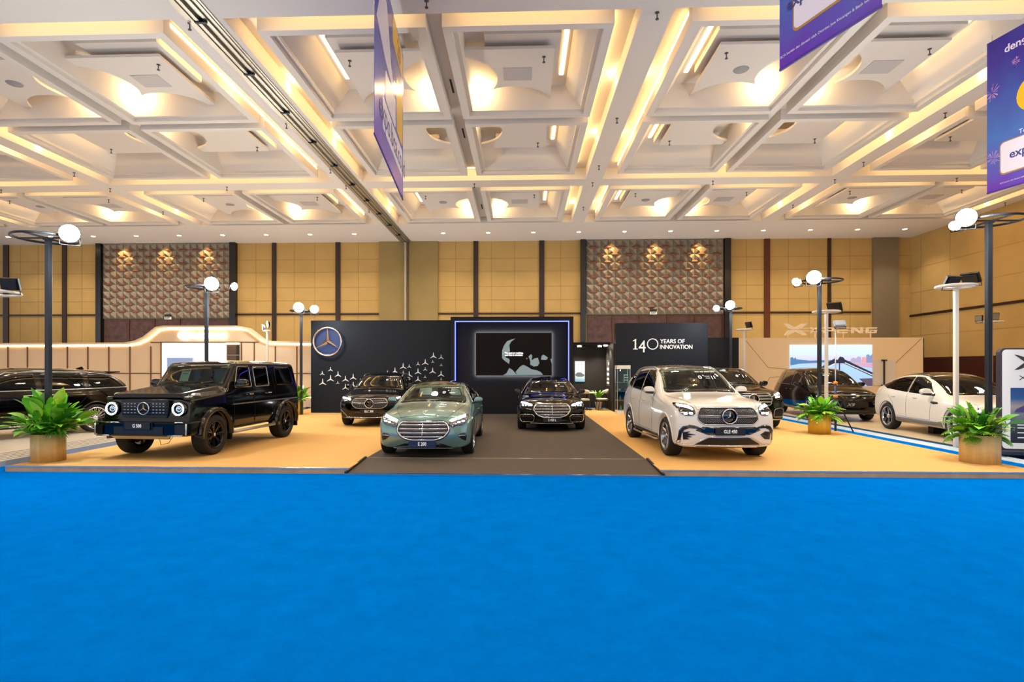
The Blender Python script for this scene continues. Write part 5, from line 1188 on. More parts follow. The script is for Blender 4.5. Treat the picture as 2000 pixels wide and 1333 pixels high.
# --- white crossover ------------------------------------------------
def make_gle():
    sp = dict(FO=.87, WB=2.995, RO=1.06, W=.975, R=.385, arch=.43, ah=.01, tw=.285, rim_r=.275, zb0=.25, lev=3, inw=.0,
        ys=[.62, .85, 1.1, 1.42, 1.8, 2.2, 2.75, 3.5, 3.85],
        w=[(-.87, .86), (-.78, .92), (-.6, .955), (-.3, .975), (0, .985), (.4, .975), (1.5, .97), (2.6, .975), (3.0, .985), (3.4, .965), (3.85, .93), (4.05, .86)],
        zb=[(-.87, .26), (-.6, .24), (.4, .24), (3, .25), (4.05, .36)],
        zh=[(-.87, .86), (-.78, .95), (-.6, 1.02), (-.3, 1.07), (.4, 1.12), (1.1, 1.16), (3.5, 1.22), (3.85, 1.2), (4.05, 1.05)],
        wh=[(-.87, .93), (-.6, .95), (.4, .93), (1.1, .945), (3, .95), (4.05, .9)],
        zr=[(-.87, .92), (-.78, 1.02), (-.6, 1.075), (-.3, 1.12), (.38, 1.18), (.62, 1.22), (.85, 1.37), (1.1, 1.54), (1.42, 1.72), (1.8, 1.775), (2.2, 1.785), (2.75, 1.77), (3.5, 1.68), (3.85, 1.35), (4.05, 1.1)],
        wr=[(-.87, .78), (-.3, .76), (.38, .80), (.62, .86), (.85, .835), (1.42, .76), (2.2, .735), (3.5, .71), (3.85, .78), (4.05, .8)],
        zc=[(-.87, .97), (-.78, 1.05), (-.6, 1.10), (-.3, 1.15), (.38, 1.22), (.62, 1.26), (.85, 1.42), (1.1, 1.595), (1.42, 1.775), (1.8, 1.825), (2.2, 1.835), (2.75, 1.825), (3.5, 1.74), (3.85, 1.38), (4.05, 1.12)],
        fz=[(.2, .10), (.35, .03), (.5, .0), (.8, .02), (.95, .06), (1.05, .14)], rz=[(.3, .06), (.6, 0), (1.0, .06)], bow=.15,
        ws=[(-.76, 1.235), (-.5, 1.25), (0, 1.26), (.5, 1.25), (.76, 1.235), (.64, 1.72), (.3, 1.75), (0, 1.76), (-.3, 1.75), (-.64, 1.72)],
        side_windows=[[(.98, 1.225), (1.98, 1.235), (1.98, 1.70), (1.55, 1.695), (1.30, 1.55)], [(2.04, 1.235), (2.92, 1.265), (2.92, 1.66), (2.04, 1.70)], [(2.98, 1.28), (3.55, 1.33), (3.35, 1.57), (2.98, 1.65)]],
        open_z=1.2, roof_y=1.42, seat_y=1.75, dash_y=.72, dash_z=1.18, seat_z=.62, paint=m_wpaint, wsglass=glass('crossover_windshield', '#cfdcd2', clear=.8), cabin_light=5, H_in=1.62, sideglass=m_tint, rimm=m_rimg, spokes=('five', 5))
    c = Car('crossover_car', 'white crossover with studded star grille, front right on the beige platform', (3.83, 11.42, PZ), 2.6, sp)
    # panoramic roof
    c.patch('glass_roof', rnd([(-.60, 1.5), (.60, 1.5), (.60, 3.0), (-.60, 3.0)], .08), 'T', m_gloss, .004, .01)
    gr = rnd([(-.50, 1.0), (.50, 1.0), (.56, .90), (.575, .78), (.47, .69), (-.47, .69), (-.575, .78), (-.56, .90)], .05)
    g = c.patch('grille', gr, 'F', m_grb, .004, .02); c.line('grille_frame', gr, 'F', m_satin, .012, .004, closed=True, parent=g)
    st_ = dots(c, inset(gr, .02), .042, .021, m_satin, .0075, lambda x, z: x*x+(z-.85)**2 < .021 or abs(z-.85) < .028); absorb(g, st_)
    for z in (.862, .832): c.line('grille_bar', [(-.55, z), (-.15, z)], 'F', m_satin, .009, .012, parent=g); c.line('grille_bar', [(.15, z), (.55, z)], 'F', m_satin, .009, .012, parent=g)
    c.star(0, .85, .135, disc=m_gloss, off=.04)
    for s_ in (-1, 1):
        h = rnd(mir([(.60, .90), (.615, 1.0), (.72, 1.055), (.875, 1.075), (.90, 1.03), (.86, .90), (.78, .855), (.66, .855)], s_), .03)
        hl = c.patch('headlight', h, 'F', m_lens, .006, .03); c.line('headlight_rim', h, 'F', m_gloss, .006, .006, closed=True, parent=hl)
        c.patch('light_bar', rnd(mir([(.625, .975), (.70, 1.035), (.86, 1.055), (.86, 1.02), (.72, .995), (.64, .95)], s_), .01), 'F', m_drl, .012, .006, hl)
        for (x, z) in ((.68, .89), (.77, .885), (.82, .90)): c.patch('lamp_reflector', rnd([(s_*(x-.03), z-.012), (s_*(x+.03), z-.012), (s_*(x+.035), z+.025), (s_*(x-.03), z+.025)], .01), 'F', m_drl if x < .8 else m_lampc, .012, .006, hl)
        # side intakes
        c.patch('intake_surround', rnd(mir([(.915, .33), (.89, .58), (.83, .655), (.72, .685), (.62, .67), (.44, .60), (.60, .615), (.72, .62), (.80, .585), (.85, .50), (.865, .34)], s_), .015), 'F', m_gloss, .006, .02)
        c.patch('side_intake', rnd(mir([(.83, .545), (.70, .56), (.75, .525), (.60, .50), (.74, .48), (.66, .455), (.76, .44), (.70, .41), (.82, .40)], s_), .01), 'F', m_clad, .006, .02)
        c.patch('tail_light', rnd(mir([(.5, 1.0), (.82, 1.0), (.82, 1.1), (.5, 1.1)], s_), .02), 'R', mat('tail_red', '#7a0a0e', .15), .006, .02)
    c.patch('lower_grille', rnd([(-.38, .445), (.38, .445), (.62, .31), (-.62, .31)], .02), 'F', m_grb, .005, .03)
    c.patch('bumper_insert', rnd([(-.5, .65), (.5, .65), (.62, .585), (.40, .50), (-.40, .50), (-.62, .585)], .02), 'F', m_gloss, .004, .02)
    c.line('chrome_strip', [(-.90, .30), (-.66, .305), (-.40, .465), (.40, .465), (.66, .305), (.90, .30)], 'F', m_chrome, .011, .008)
    c.patch('skid_plate', rnd([(-.62, .30), (.62, .30), (.58, .262), (-.58, .262)], .01), 'F', m_chrome, .012, .02)
    c.plate('GLE 450', 0, .565, .56, .14, m_plate)
    for s_, vw in ((1, 'S+'), (-1, 'S-')):
        c.patch('sill_cladding', [(.5, .26), (2.5, .26), (2.5, .37), (.5, .37)], vw, m_clad, .006, .02)
        MB().tube([(s_*.95, .50, .27), (s_*.985, .60, .262), (s_*.985, 2.40, .262), (s_*.95, 2.50, .27)], .028, 8, flat=.6).build('running_board', m_satin, c.root)
        pass
        c.line('window_chrome', [(.95, 1.215), (2.0, 1.225), (3.0, 1.27), (3.58, 1.335), (3.36, 1.585), (2.95, 1.665), (2.0, 1.71), (1.53, 1.705), (1.28, 1.56), (.95, 1.215)], vw, m_satin, .006, .006)
        c.seams([[(.95, 1.2), (.9, .8), (.93, .4), (1.98, .4), (1.98, 1.22)], [(1.98, .4), (2.52, .42), (2.65, .8), (2.9, 1.0), (2.95, 1.25)]], vw)
    c.rail(1.50, 3.45, .655, m_satin); c.arches(m_wpaint, .045, .01)
    c.handles([1.55, 2.6], 1.02, m_wpaint)
    c.mirror(.98, 1.27, m_wpaint, .95, 1.0)
    c.seams([[(-.56, -.72), (-.68, -.3), (-.80, .5)], [(.56, -.72), (.68, -.3), (.80, .5)], [(-.56, -.72), (.56, -.72)]], 'T')
    c.sticker([('GLE 450 AMG Line', 0, .1, .055), ('0', -.17, -.02, .17), ('%', -.08, .02, .05), ('interest', -.0, -.035, .03), ('for 3 years', .0, .005, .025), ('|', .10, -.02, .14), ('1', .16, -.02, .16), ('year', .24, .01, .03)], .30, 1.56)
    l, nn = c.hit(0, -.78, 'T'); MB().lathe([(.001, .003), (.028, .003), (.03, 0)], 20, l).build('hood_badge', m_dark, c.root)
    MB().tube([c.hit(.1, 1.27, 'F')[0]+Vector((0, -.01, .0)), c.hit(.55, 1.28, 'F')[0]+Vector((0, -.01, .0))], .008, 6).build('wiper', m_black, c.root)
    return c

# --- sage saloon ----------------------------------------------------
def saloon_spec(FO, WB, RO, W, H, pm, **k):
    y1 = WB+RO; a = H/1.468
    sp = dict(FO=FO, WB=WB, RO=RO, W=W, R=.34, arch=.37, ah=.01, tw=.25, rim_r=.25, zb0=.19, lev=3, inw=.0,
        ys=[.55, .80, 1.05, 1.35, 1.7, 2.1, 2.5, 3.3, 3.7],
        w=[(-FO, .80*W), (-FO+.1, .90*W), (-FO+.25, .955*W), (-.3, .99*W), (0, W*1.003), (.4, W*.995), (1.5, W*.99), (2.6, W), (WB, W*1.003), (y1-.4, W*.97), (y1, W*.84)],
        zb=[(-FO, .21), (-.5, .18), (.4, .18), (WB, .2), (y1, .30)],
        zh=[(-FO, .60), (-FO+.1, .70), (-FO+.25, .765), (-.3, .835), (.4, .90), (1.05, .945), (3.3, 1.0), (WB+.5, 1.01), (y1, .92)],
        wh=[(-FO, .94), (-.3, .93), (.4, .915), (1.1, .93), (3.3, .93), (y1, .9)],
        zr=[(-FO, .66), (-FO+.1, .75), (-FO+.25, .81), (-.3, .885), (.38, .955), (.55, .985), (.80, 1.09), (1.05, 1.21), (1.35, 1.33), (1.7, 1.385*a), (2.1, 1.39*a), (2.5, 1.375*a), (3.3, 1.20), (3.7, 1.07), (y1-.07, 1.02), (y1, .95)],
        wr=[(-FO, .76), (-.3, .74), (.38, .80), (.55, .86), (.80, .825), (1.35, .70), (2.1, .655), (2.5, .65), (3.3, .70), (3.7, .78), (y1, .8)],
        zc=[(-FO, .70), (-FO+.1, .78), (-FO+.25, .84), (-.3, .925), (.38, 1.0), (.55, 1.035), (.80, 1.15), (1.05, 1.275), (1.35, 1.40*a), (1.7, 1.455*a), (2.1, 1.468*a), (2.5, 1.45*a), (3.3, 1.24), (3.7, 1.10), (y1-.07, 1.06), (y1, .98)],
        fz=[(.15, .10), (.3, .02), (.45, .0), (.6, .03), (.75, .12), (.8, .16)], rz=[(.3, .06), (.6, 0), (1.0, .08)], bow=.22,
        ws=[(-.73, 1.0), (-.45, 1.03), (0, 1.04), (.45, 1.03), (.73, 1.0), (.57, 1.335*a), (.3, 1.375*a), (0, 1.385*a), (-.3, 1.375*a), (-.57, 1.335*a)],
        side_windows=[[(.98, 1.0), (2.0, 1.02), (2.0, 1.345*a), (1.65, 1.345*a), (1.38, 1.26*a)], [(2.06, 1.02), (2.9, 1.04), (3.12, 1.12), (2.75, 1.28*a), (2.4, 1.33*a), (2.06, 1.345*a)]],
        open_z=.98, roof_y=1.35, seat_y=1.75, dash_y=.68, dash_z=.97, seat_z=.36, paint=pm, wsglass=m_wsg, sideglass=m_tint, rimm=m_rims, spokes=('multi', 16))
    sp.update(k); return sp
def make_e():
    ml = mat('pale_leather', '#efe6ef', .5)
    c = Car('saloon_car', 'sage green saloon with chrome slatted grille at the front of the grey runway', (-1.93, 11.5, PZ), .8, saloon_spec(.87, 2.961, 1.13, .94, 1.468, m_gpaint, cabin_light=8, H_in=1.28, wsglass=glass('saloon_windshield', '#cfe0d4', clear=.95), sideglass=glass('saloon_side_glass', '#9fb4b4', clear=.7), headm=ml, seatm=mat('grey_leather', '#8d8490', .5)))
    c.patch('glass_roof', rnd([(-.52, 1.42), (.52, 1.42), (.50, 2.6), (-.50, 2.6)], .08), 'T', m_gloss, .004, .01)
    chrome_front(c, .37, .70, .44, .53, 'E 200', m_plateb)
    for s_ in (-1, 1):
        h = rnd(mir([(.505, .63), (.50, .72), (.56, .755), (.72, .80), (.845, .83), (.865, .76), (.80, .665), (.72, .635), (.64, .63), (.58, .60)], s_), .03)
        hl = c.patch('headlight', h, 'F', mat('lens_silver', '#6f767c', .08, .7, 1), .006, .03); c.line('headlight_rim', h, 'F', m_gloss, .006, .006, closed=True, parent=hl)
        c.patch('light_bar', rnd(mir([(.50, .725), (.55, .755), (.70, .80), (.80, .825), (.80, .785), (.66, .745), (.54, .70)], s_), .01), 'F', m_drl, .012, .006, hl)
        for (x, z) in ((.60, .665), (.68, .69), (.76, .71)): c.patch('lamp_reflector', rnd([(s_*(x-.025), z-.012), (s_*(x+.03), z-.005), (s_*(x+.03), z+.015), (s_*(x-.025), z+.01)], .01), 'F', m_drl if x > .65 else m_lampc, .012, .006, hl)
        q = rnd(mir([(.66, .43), (.70, .475), (.80, .49), (.835, .42), (.82, .33), (.75, .36)], s_), .02)
        g = c.patch('side_intake', q, 'F', m_grb, .005, .02); c.line('intake_chrome', mir([(.675, .43), (.74, .44), (.81, .435)], s_), 'F', m_satin, .011, .008, parent=g)
    return finish_saloon(c, m_gpaint)
def chrome_front(c, z0, z1, pz, pw, ptxt, pm, hw=.50, nb=4):
    zm = (z0+z1)/2; h = z1-z0
    gr = rnd([(-hw*.86, z1), (hw*.86, z1), (hw*.98, zm+h*.22), (hw*1.0, zm), (hw*.80, z0+h*.14), (hw*.5, z0), (-hw*.5, z0), (-hw*.80, z0+h*.14), (-hw, zm), (-hw*.98, zm+h*.22)], .06)
    su = c.patch('grille_surround', inset(gr, -.03), 'F', m_gloss, .003, .02)
    g = c.patch('grille', gr, 'F', m_grb, .006, .02); c.line('grille_frame', gr, 'F', m_chrome, .016, .006, closed=True, parent=g)
    for k in range(nb):
        z = z0+h*(.20+.66*k/(nb-1)); w_ = hw*(.93 if k else .80); w_ = w_ if k < nb-1 else hw*.9
        c.line('grille_bar', [(-w_, z), (w_, z)], 'F', m_chrome, .011, .010, parent=g)
        c.line('grille_bar', [(-w_, z-.02), (w_, z-.02)], 'F', m_satin, .005, .010, parent=g)
    c.line('grille_bar', [(0, z0+.01), (0, z1-.01)], 'F', m_chrome, .008, .018, parent=g)
    lg = c.patch('lower_grille', rnd([(-.36, z0-.07), (.36, z0-.07), (.58, z0-.165), (-.58, z0-.165)], .02), 'F', m_grb, .005, .02)
    c.line('chrome_strip', [(-.60, z0-.17), (.60, z0-.17)], 'F', m_chrome, .009, .008)
    c.plate(ptxt, 0, z0-.075, pw, .14, pm)
def finish_saloon(c, pm):
    WB = c.p['WB']; W = c.p['W']
    for s_, vw in ((1, 'S+'), (-1, 'S-')):
        c.line('window_chrome', [(.93, .99), (2.0, 1.005), (2.95, 1.03), (3.16, 1.12), (2.77, 1.295), (2.4, 1.345), (1.64, 1.36), (1.36, 1.275), (.93, .99)], vw, m_chrome, .007, .006)
        c.seams([[(.93, .98), (.86, .6), (.9, .26), (2.02, .26), (2.02, 1.0)], [(2.02, .26), (WB-.45, .28), (WB-.33, .6), (WB-.1, .85), (WB+.05, 1.0)]], vw)
        c.line('sill_chrome', [(.5, .27), (WB-.5, .27)], vw, m_chrome, .008, .004)
        c.patch('tail_light', rnd(mir([(.4, .78), (.76, .78), (.74, .9), (.4, .9)], s_), .02), 'R', mat('tail_red', '#7a0a0e', .15), .006, .02)
    c.handles([1.62, 2.62], .80, m_chrome if pm is not m_gpaint else pm)
    c.mirror(.95, 1.04, pm, W*.96, .85)
    c.seams([[(-.47, -.62), (-.60, -.3), (-.72, .45)], [(.47, -.62), (.60, -.3), (.72, .45)], [(-.47, -.62), (.47, -.62)]], 'T')
    # standing star on the hood
    l, nn = c.hit(0, -.60, 'T'); e = bpy.data.objects.new('hood_star', None); C.objects.link(e); e.parent = c.root; e.location = l+Vector((0, 0, .07))
    MB().tube([(.04*math.cos(2*PI*k/24), 0, .04*math.sin(2*PI*k/24)) for k in range(24)], .004, 6, closed=True, up=(0, 1, 0)).build('star_ring', m_chrome, e); q = MB(); star3d(q, .039, .005, .14); q.build('star', m_chrome, e); MB().tube([(0, 0, -.04), (0, 0, -.072)], .008, 8).build('star_stem', m_chrome, e)
    c.sticker([('%s Exclusive Line' % ('E 200' if pm is m_gpaint else 'S 450 L'), .0, .075, .045), ('0', -.12, -.02, .15), ('%', -.03, .02, .05), ('INTEREST', .06, -.03, .03)], .32, 1.22)
    return c
def make_s():
    c = Car('saloon_car', 'long black saloon with chrome slatted grille in front of the screen wall', (.83, 16.25, PZ), -.5,
            saloon_spec(.89, 3.106, 1.18, .965, 1.50, m_bpaint, lev=2, R=.35, rim_r=.26, arch=.385))
    chrome_front(c, .40, .75, .45, .5, 'S 450 L', m_plate, .50)
    for s_ in (-1, 1):
        h = rnd(mir([(.53, .69), (.56, .75), (.70, .80), (.86, .81), (.88, .74), (.80, .66), (.62, .64)], s_), .03)
        hl = c.patch('headlight', h, 'F', m_lens, .006, .03)
        c.patch('light_bar', rnd(mir([(.535, .71), (.56, .745), (.70, .785), (.85, .80), (.85, .77), (.70, .745), (.58, .70)], s_), .01), 'F', m_drl, .012, .006, hl)
        for x in (.64, .72, .80): c.patch('lamp_reflector', rnd([(s_*(x-.02), .70), (s_*(x+.02), .70), (s_*(x+.02), .735), (s_*(x-.02), .735)], .01), 'F', m_drl, .012, .006, hl)
        q = rnd(mir([(.52, .26), (.48, .42), (.56, .47), (.86, .46), (.89, .36), (.84, .26)], s_), .04)
        g = c.patch('side_intake', rnd(mir([(.56, .30), (.53, .40), (.58, .44), (.84, .43), (.85, .35), (.80, .29)], s_), .04), 'F', m_grb, .005, .02); c.line('intake_chrome', q, 'F', m_chrome, .009, .006, closed=True, parent=g)
    return finish_saloon(c, m_bpaint)

# --- crossover family (black) ----------------------------------------
def suv_spec(FO, WB, RO, W, H, pm, **k):
    # stretched from the white crossover's proportions
    y1 = WB+RO; q = H/1.77; t = lambda y: y if y < 2.2 else 2.2+(y-2.2)*(y1-2.2)/(4.05-2.2)
    base = dict(zh=[(-.87, .84), (-.78, .93), (-.6, 1.0), (-.3, 1.05), (.4, 1.10), (1.1, 1.14), (3.5, 1.2), (3.85, 1.18), (4.05, 1.03)],
        zr=[(-.87, .90), (-.78, 1.0), (-.6, 1.055), (-.3, 1.10), (.38, 1.16), (.62, 1.21), (.85, 1.34), (1.1, 1.49), (1.42, 1.655), (1.8, 1.71), (2.2, 1.715), (2.75, 1.705), (3.5, 1.64), (3.85, 1.35), (4.05, 1.1)],
        zc=[(-.87, .95), (-.78, 1.03), (-.6, 1.08), (-.3, 1.13), (.38, 1.20), (.62, 1.25), (.85, 1.39), (1.1, 1.545), (1.42, 1.71), (1.8, 1.76), (2.2, 1.77), (2.75, 1.76), (3.5, 1.70), (3.85, 1.38), (4.05, 1.12)])
    sp = dict(FO=FO, WB=WB, RO=RO, W=W, R=.37, arch=.415, ah=.01, tw=.26, rim_r=.27, zb0=.24, lev=2, inw=.0,
        ys=[.62, .85, 1.1, 1.42, 1.8, 2.2, 2.75, t(3.5), t(3.85)],
        w=[(-FO, .88*W), (-FO+.1, .945*W), (-.6, .98*W), (-.3, W), (.4, W*.995), (2.6, W*.995), (WB, W*1.005), (y1-.2, W*.95), (y1, W*.87)],
        zb=[(-FO, .25), (-.6, .23), (.4, .23), (3, .24), (y1, .35)],
        wh=[(-FO, .93), (-.6, .95), (.4, .93), (1.1, .945), (3, .95), (y1, .9)],
        wr=[(-FO, .78), (-.3, .76), (.38, .80), (.62, .86), (.85, .835), (1.42, .74), (2.2, .715), (t(3.5), .70), (t(3.85), .78), (y1, .8)],
        fz=[(.2, .10), (.35, .03), (.5, .0), (.8, .02), (.95, .06), (1.05, .14)], rz=[(.3, .06), (.6, 0), (1.0, .06)], bow=.20,
        ws=[(-.76, 1.22*q), (0, 1.245*q), (.76, 1.22*q), (.62, 1.65*q), (.3, 1.68*q), (0, 1.69*q), (-.3, 1.68*q), (-.62, 1.65*q)],
        side_windows=[[(.98, 1.21*q), (1.98, 1.22*q), (1.98, 1.63*q), (1.55, 1.625*q), (1.30, 1.49*q)], [(2.04, 1.22*q), (2.92, 1.25*q), (2.92, 1.60*q), (2.04, 1.63*q)], [(2.98, 1.26*q), (t(3.5), 1.31*q), (t(3.32), 1.53*q), (2.98, 1.59*q)]],
        open_z=1.18*q, roof_y=1.42, seat_y=1.75, dash_y=.72, dash_z=1.14*q, seat_z=.58*q, paint=pm, wsglass=m_wsg, sideglass=m_tint, rimm=m_rimg, spokes=('five', 5))
    for kk, vv in base.items(): sp[kk] = [(t(y) if y > -.85 else -FO, z*q) for y, z in vv]
    sp.update(k); return sp
def suv_common(c, q, rails=True):
    y1 = c.p['WB']+c.p['RO']
    for s_, vw in ((1, 'S+'), (-1, 'S-')):
        c.line('window_chrome', [(.95, 1.2*q), (2.0, 1.21*q), (3.0, 1.25*q)], vw, m_satin, .006, .006); c.patch('sill_cladding', [(.5, .25), (c.p['WB']-.5, .25), (c.p['WB']-.5, .36), (.5, .36)], vw, m_clad, .006, .02)
        pass
        c.seams([[(.95, 1.2*q), (.9, .8), (.93, .4), (1.98, .4), (1.98, 1.2*q)]], vw)
    if rails: c.rail(1.5, y1-.65, .66*c.p['W']/.975, m_satin)
    c.arches(m_clad, .03, .008); c.handles([1.55, 2.6], 1.0*q, m_chrome); c.mirror(.98, 1.25*q, c.p['paint'], c.p['W'], 1.0)
    c.seams([[(-.56, -.72), (-.68, -.3), (-.80, .5)], [(.56, -.72), (.68, -.3), (.80, .5)], [(-.56, -.72), (.56, -.72)]], 'T')
def make_glc():
    q = 1.62/1.77; y1 = 2.888+.96; t = lambda y: y if y < 2.2 else 2.2+(y-2.2)*(y1-2.2)/(4.05-2.2)
    GLC = dict(zh=[(-.87, .70), (-.77, .78), (-.6, .85), (-.3, .91), (.4, .99), (1.1, 1.05), (t(3.5), 1.10), (y1, .95)],
        zr=[(-.87, .76), (-.77, .84), (-.6, .905), (-.3, .96), (.38, 1.05), (.62, 1.12), (.85, 1.24), (1.1, 1.37), (1.42, 1.51), (1.8, 1.565), (2.2, 1.57), (2.75, 1.56), (t(3.5), 1.49), (t(3.85), 1.24), (y1, 1.0)],
        zc=[(-.87, .80), (-.77, .87), (-.6, .935), (-.3, .99), (.38, 1.09), (.62, 1.16), (.85, 1.29), (1.1, 1.42), (1.42, 1.565), (1.8, 1.61), (2.2, 1.62), (2.75, 1.61), (t(3.5), 1.55), (t(3.85), 1.26), (y1, 1.02)],
        fz=[(.2, .10), (.35, .03), (.5, .0), (.7, .02), (.82, .08), (.9, .15)])
    c = Car('crossover_car', 'black compact crossover with star grille before the star wall on the left', (-4.60, 17.25, PZ), 4, suv_spec(.87, 2.888, .96, .945, 1.62, m_bpaint, R=.36, arch=.40, **GLC))
    gr = rnd([(-.46, .84), (.46, .84), (.53, .73), (.50, .63), (.38, .56), (-.38, .56), (-.50, .63), (-.53, .73)], .05)
    g = c.patch('grille', gr, 'F', m_grb, .004, .02); c.line('grille_frame', gr, 'F', m_satin, .010, .004, closed=True, parent=g)
    dots(c, inset(gr, .02), .055, .027, m_satin, .007, lambda x, z: x*x+(z-.70)**2 < .02)
    absorb(g, [o for o in c.root.children if o.name.startswith('grille_studs')][0])
    for s_ in (-1, 1):
        c.line('grille_bar', mir([(.13, .71), (.50, .72)], s_), 'F', m_chrome, .013, .012, parent=g)
        h = rnd(mir([(.56, .77), (.56, .86), (.70, .895), (.86, .895), (.88, .84), (.80, .75), (.68, .73)], s_), .03); hl = c.patch('headlight', h, 'F', m_lens, .006, .03)
        c.patch('light_bar', rnd(mir([(.565, .81), (.60, .85), (.86, .88), (.86, .845), (.64, .81), (.59, .78)], s_), .01), 'F', m_drl, .012, .006, hl)
        c.patch('side_intake', rnd(mir([(.62, .36), (.66, .46), (.86, .56), (.90, .50), (.86, .36)], s_), .03), 'F', m_grb, .005, .02); c.line('intake_chrome', mir([(.66, .30), (.88, .52)], s_), 'F', m_satin, .008, .008)
    c.star(0, .70, .125, disc=m_gloss, off=.03); c.patch('lower_grille', rnd([(-.52, .44), (.52, .44), (.56, .31), (-.56, .31)], .02), 'F', m_grb, .005, .02)
    c.line('chrome_strip', [(-.72, .29), (.72, .29)], 'F', m_chrome, .012, .008); c.plate('GLC 300', 0, .47, .5, .12, m_plate); suv_common(c, q)
    c.sticker([('GLC 300 AMG Line', 0, .08, .05), ('0', -.14, -.02, .15), ('%', -.06, .02, .05), ('interest', .0, -.03, .03), ('|', .09, -.02, .13), ('1', .15, -.02, .15)], .36, 1.38)
def make_gls():
    q = 1.80/1.77
    c = Car('crossover_car', 'large black crossover with bright slatted grille, half hidden behind the white front crossover', (6.56, 16.95, PZ), 0, suv_spec(.90, 3.135, 1.1, 1.0, 1.80, m_bpaint, R=.39, arch=.435))
    gr = rnd([(-.50, 1.02), (.50, 1.02), (.56, .90), (.50, .70), (-.50, .70), (-.56, .90)], .05); g = c.patch('grille', gr, 'F', m_grb, .004, .02); c.line('grille_frame', gr, 'F', m_satin, .012, .004, closed=True, parent=g)
    for z in (.79, .87, .95): c.line('grille_bar', [(-.52, z), (.52, z)], 'F', m_satin, .02, .012, parent=g)
    c.star(0, .87, .14, disc=m_gloss, off=.04)
    for s_ in (-1, 1):
        h = rnd(mir([(.62, .88), (.61, 1.0), (.72, 1.06), (.90, 1.08), (.93, 1.0), (.86, .86), (.72, .84)], s_), .03); hl = c.patch('headlight', h, 'F', m_lens, .006, .03)
        for (x, z) in ((.68, .98), (.75, 1.0), (.82, 1.02), (.70, .92), (.78, .93)): c.patch('lamp_segment', rnd([(s_*(x-.028), z-.022), (s_*(x+.028), z-.018), (s_*(x+.028), z+.026), (s_*(x-.028), z+.022)], .008), 'F', m_drl, .012, .006, hl)
        qd = rnd(mir([(.60, .36), (.62, .58), (.84, .62), (.93, .56), (.90, .36)], s_), .05); g2 = c.patch('side_intake', qd, 'F', m_grb, .005, .02); c.line('intake_chrome', qd, 'F', m_satin, .008, .008, closed=True, parent=g2)
    c.patch('lower_grille', rnd([(-.5, .56), (.5, .56), (.54, .34), (-.54, .34)], .02), 'F', m_grb, .005, .02); c.line('chrome_strip', [(-.85, .29), (.85, .29)], 'F', m_chrome, .014, .01)
    c.plate('GLS 450', 0, .60, .5, .12, m_plate); suv_common(c, q)
    c.sticker([('0', -.12, -.02, .17), ('%', -.02, .02, .06), ('| 1', .13, -.02, .16)], .36, 1.52)

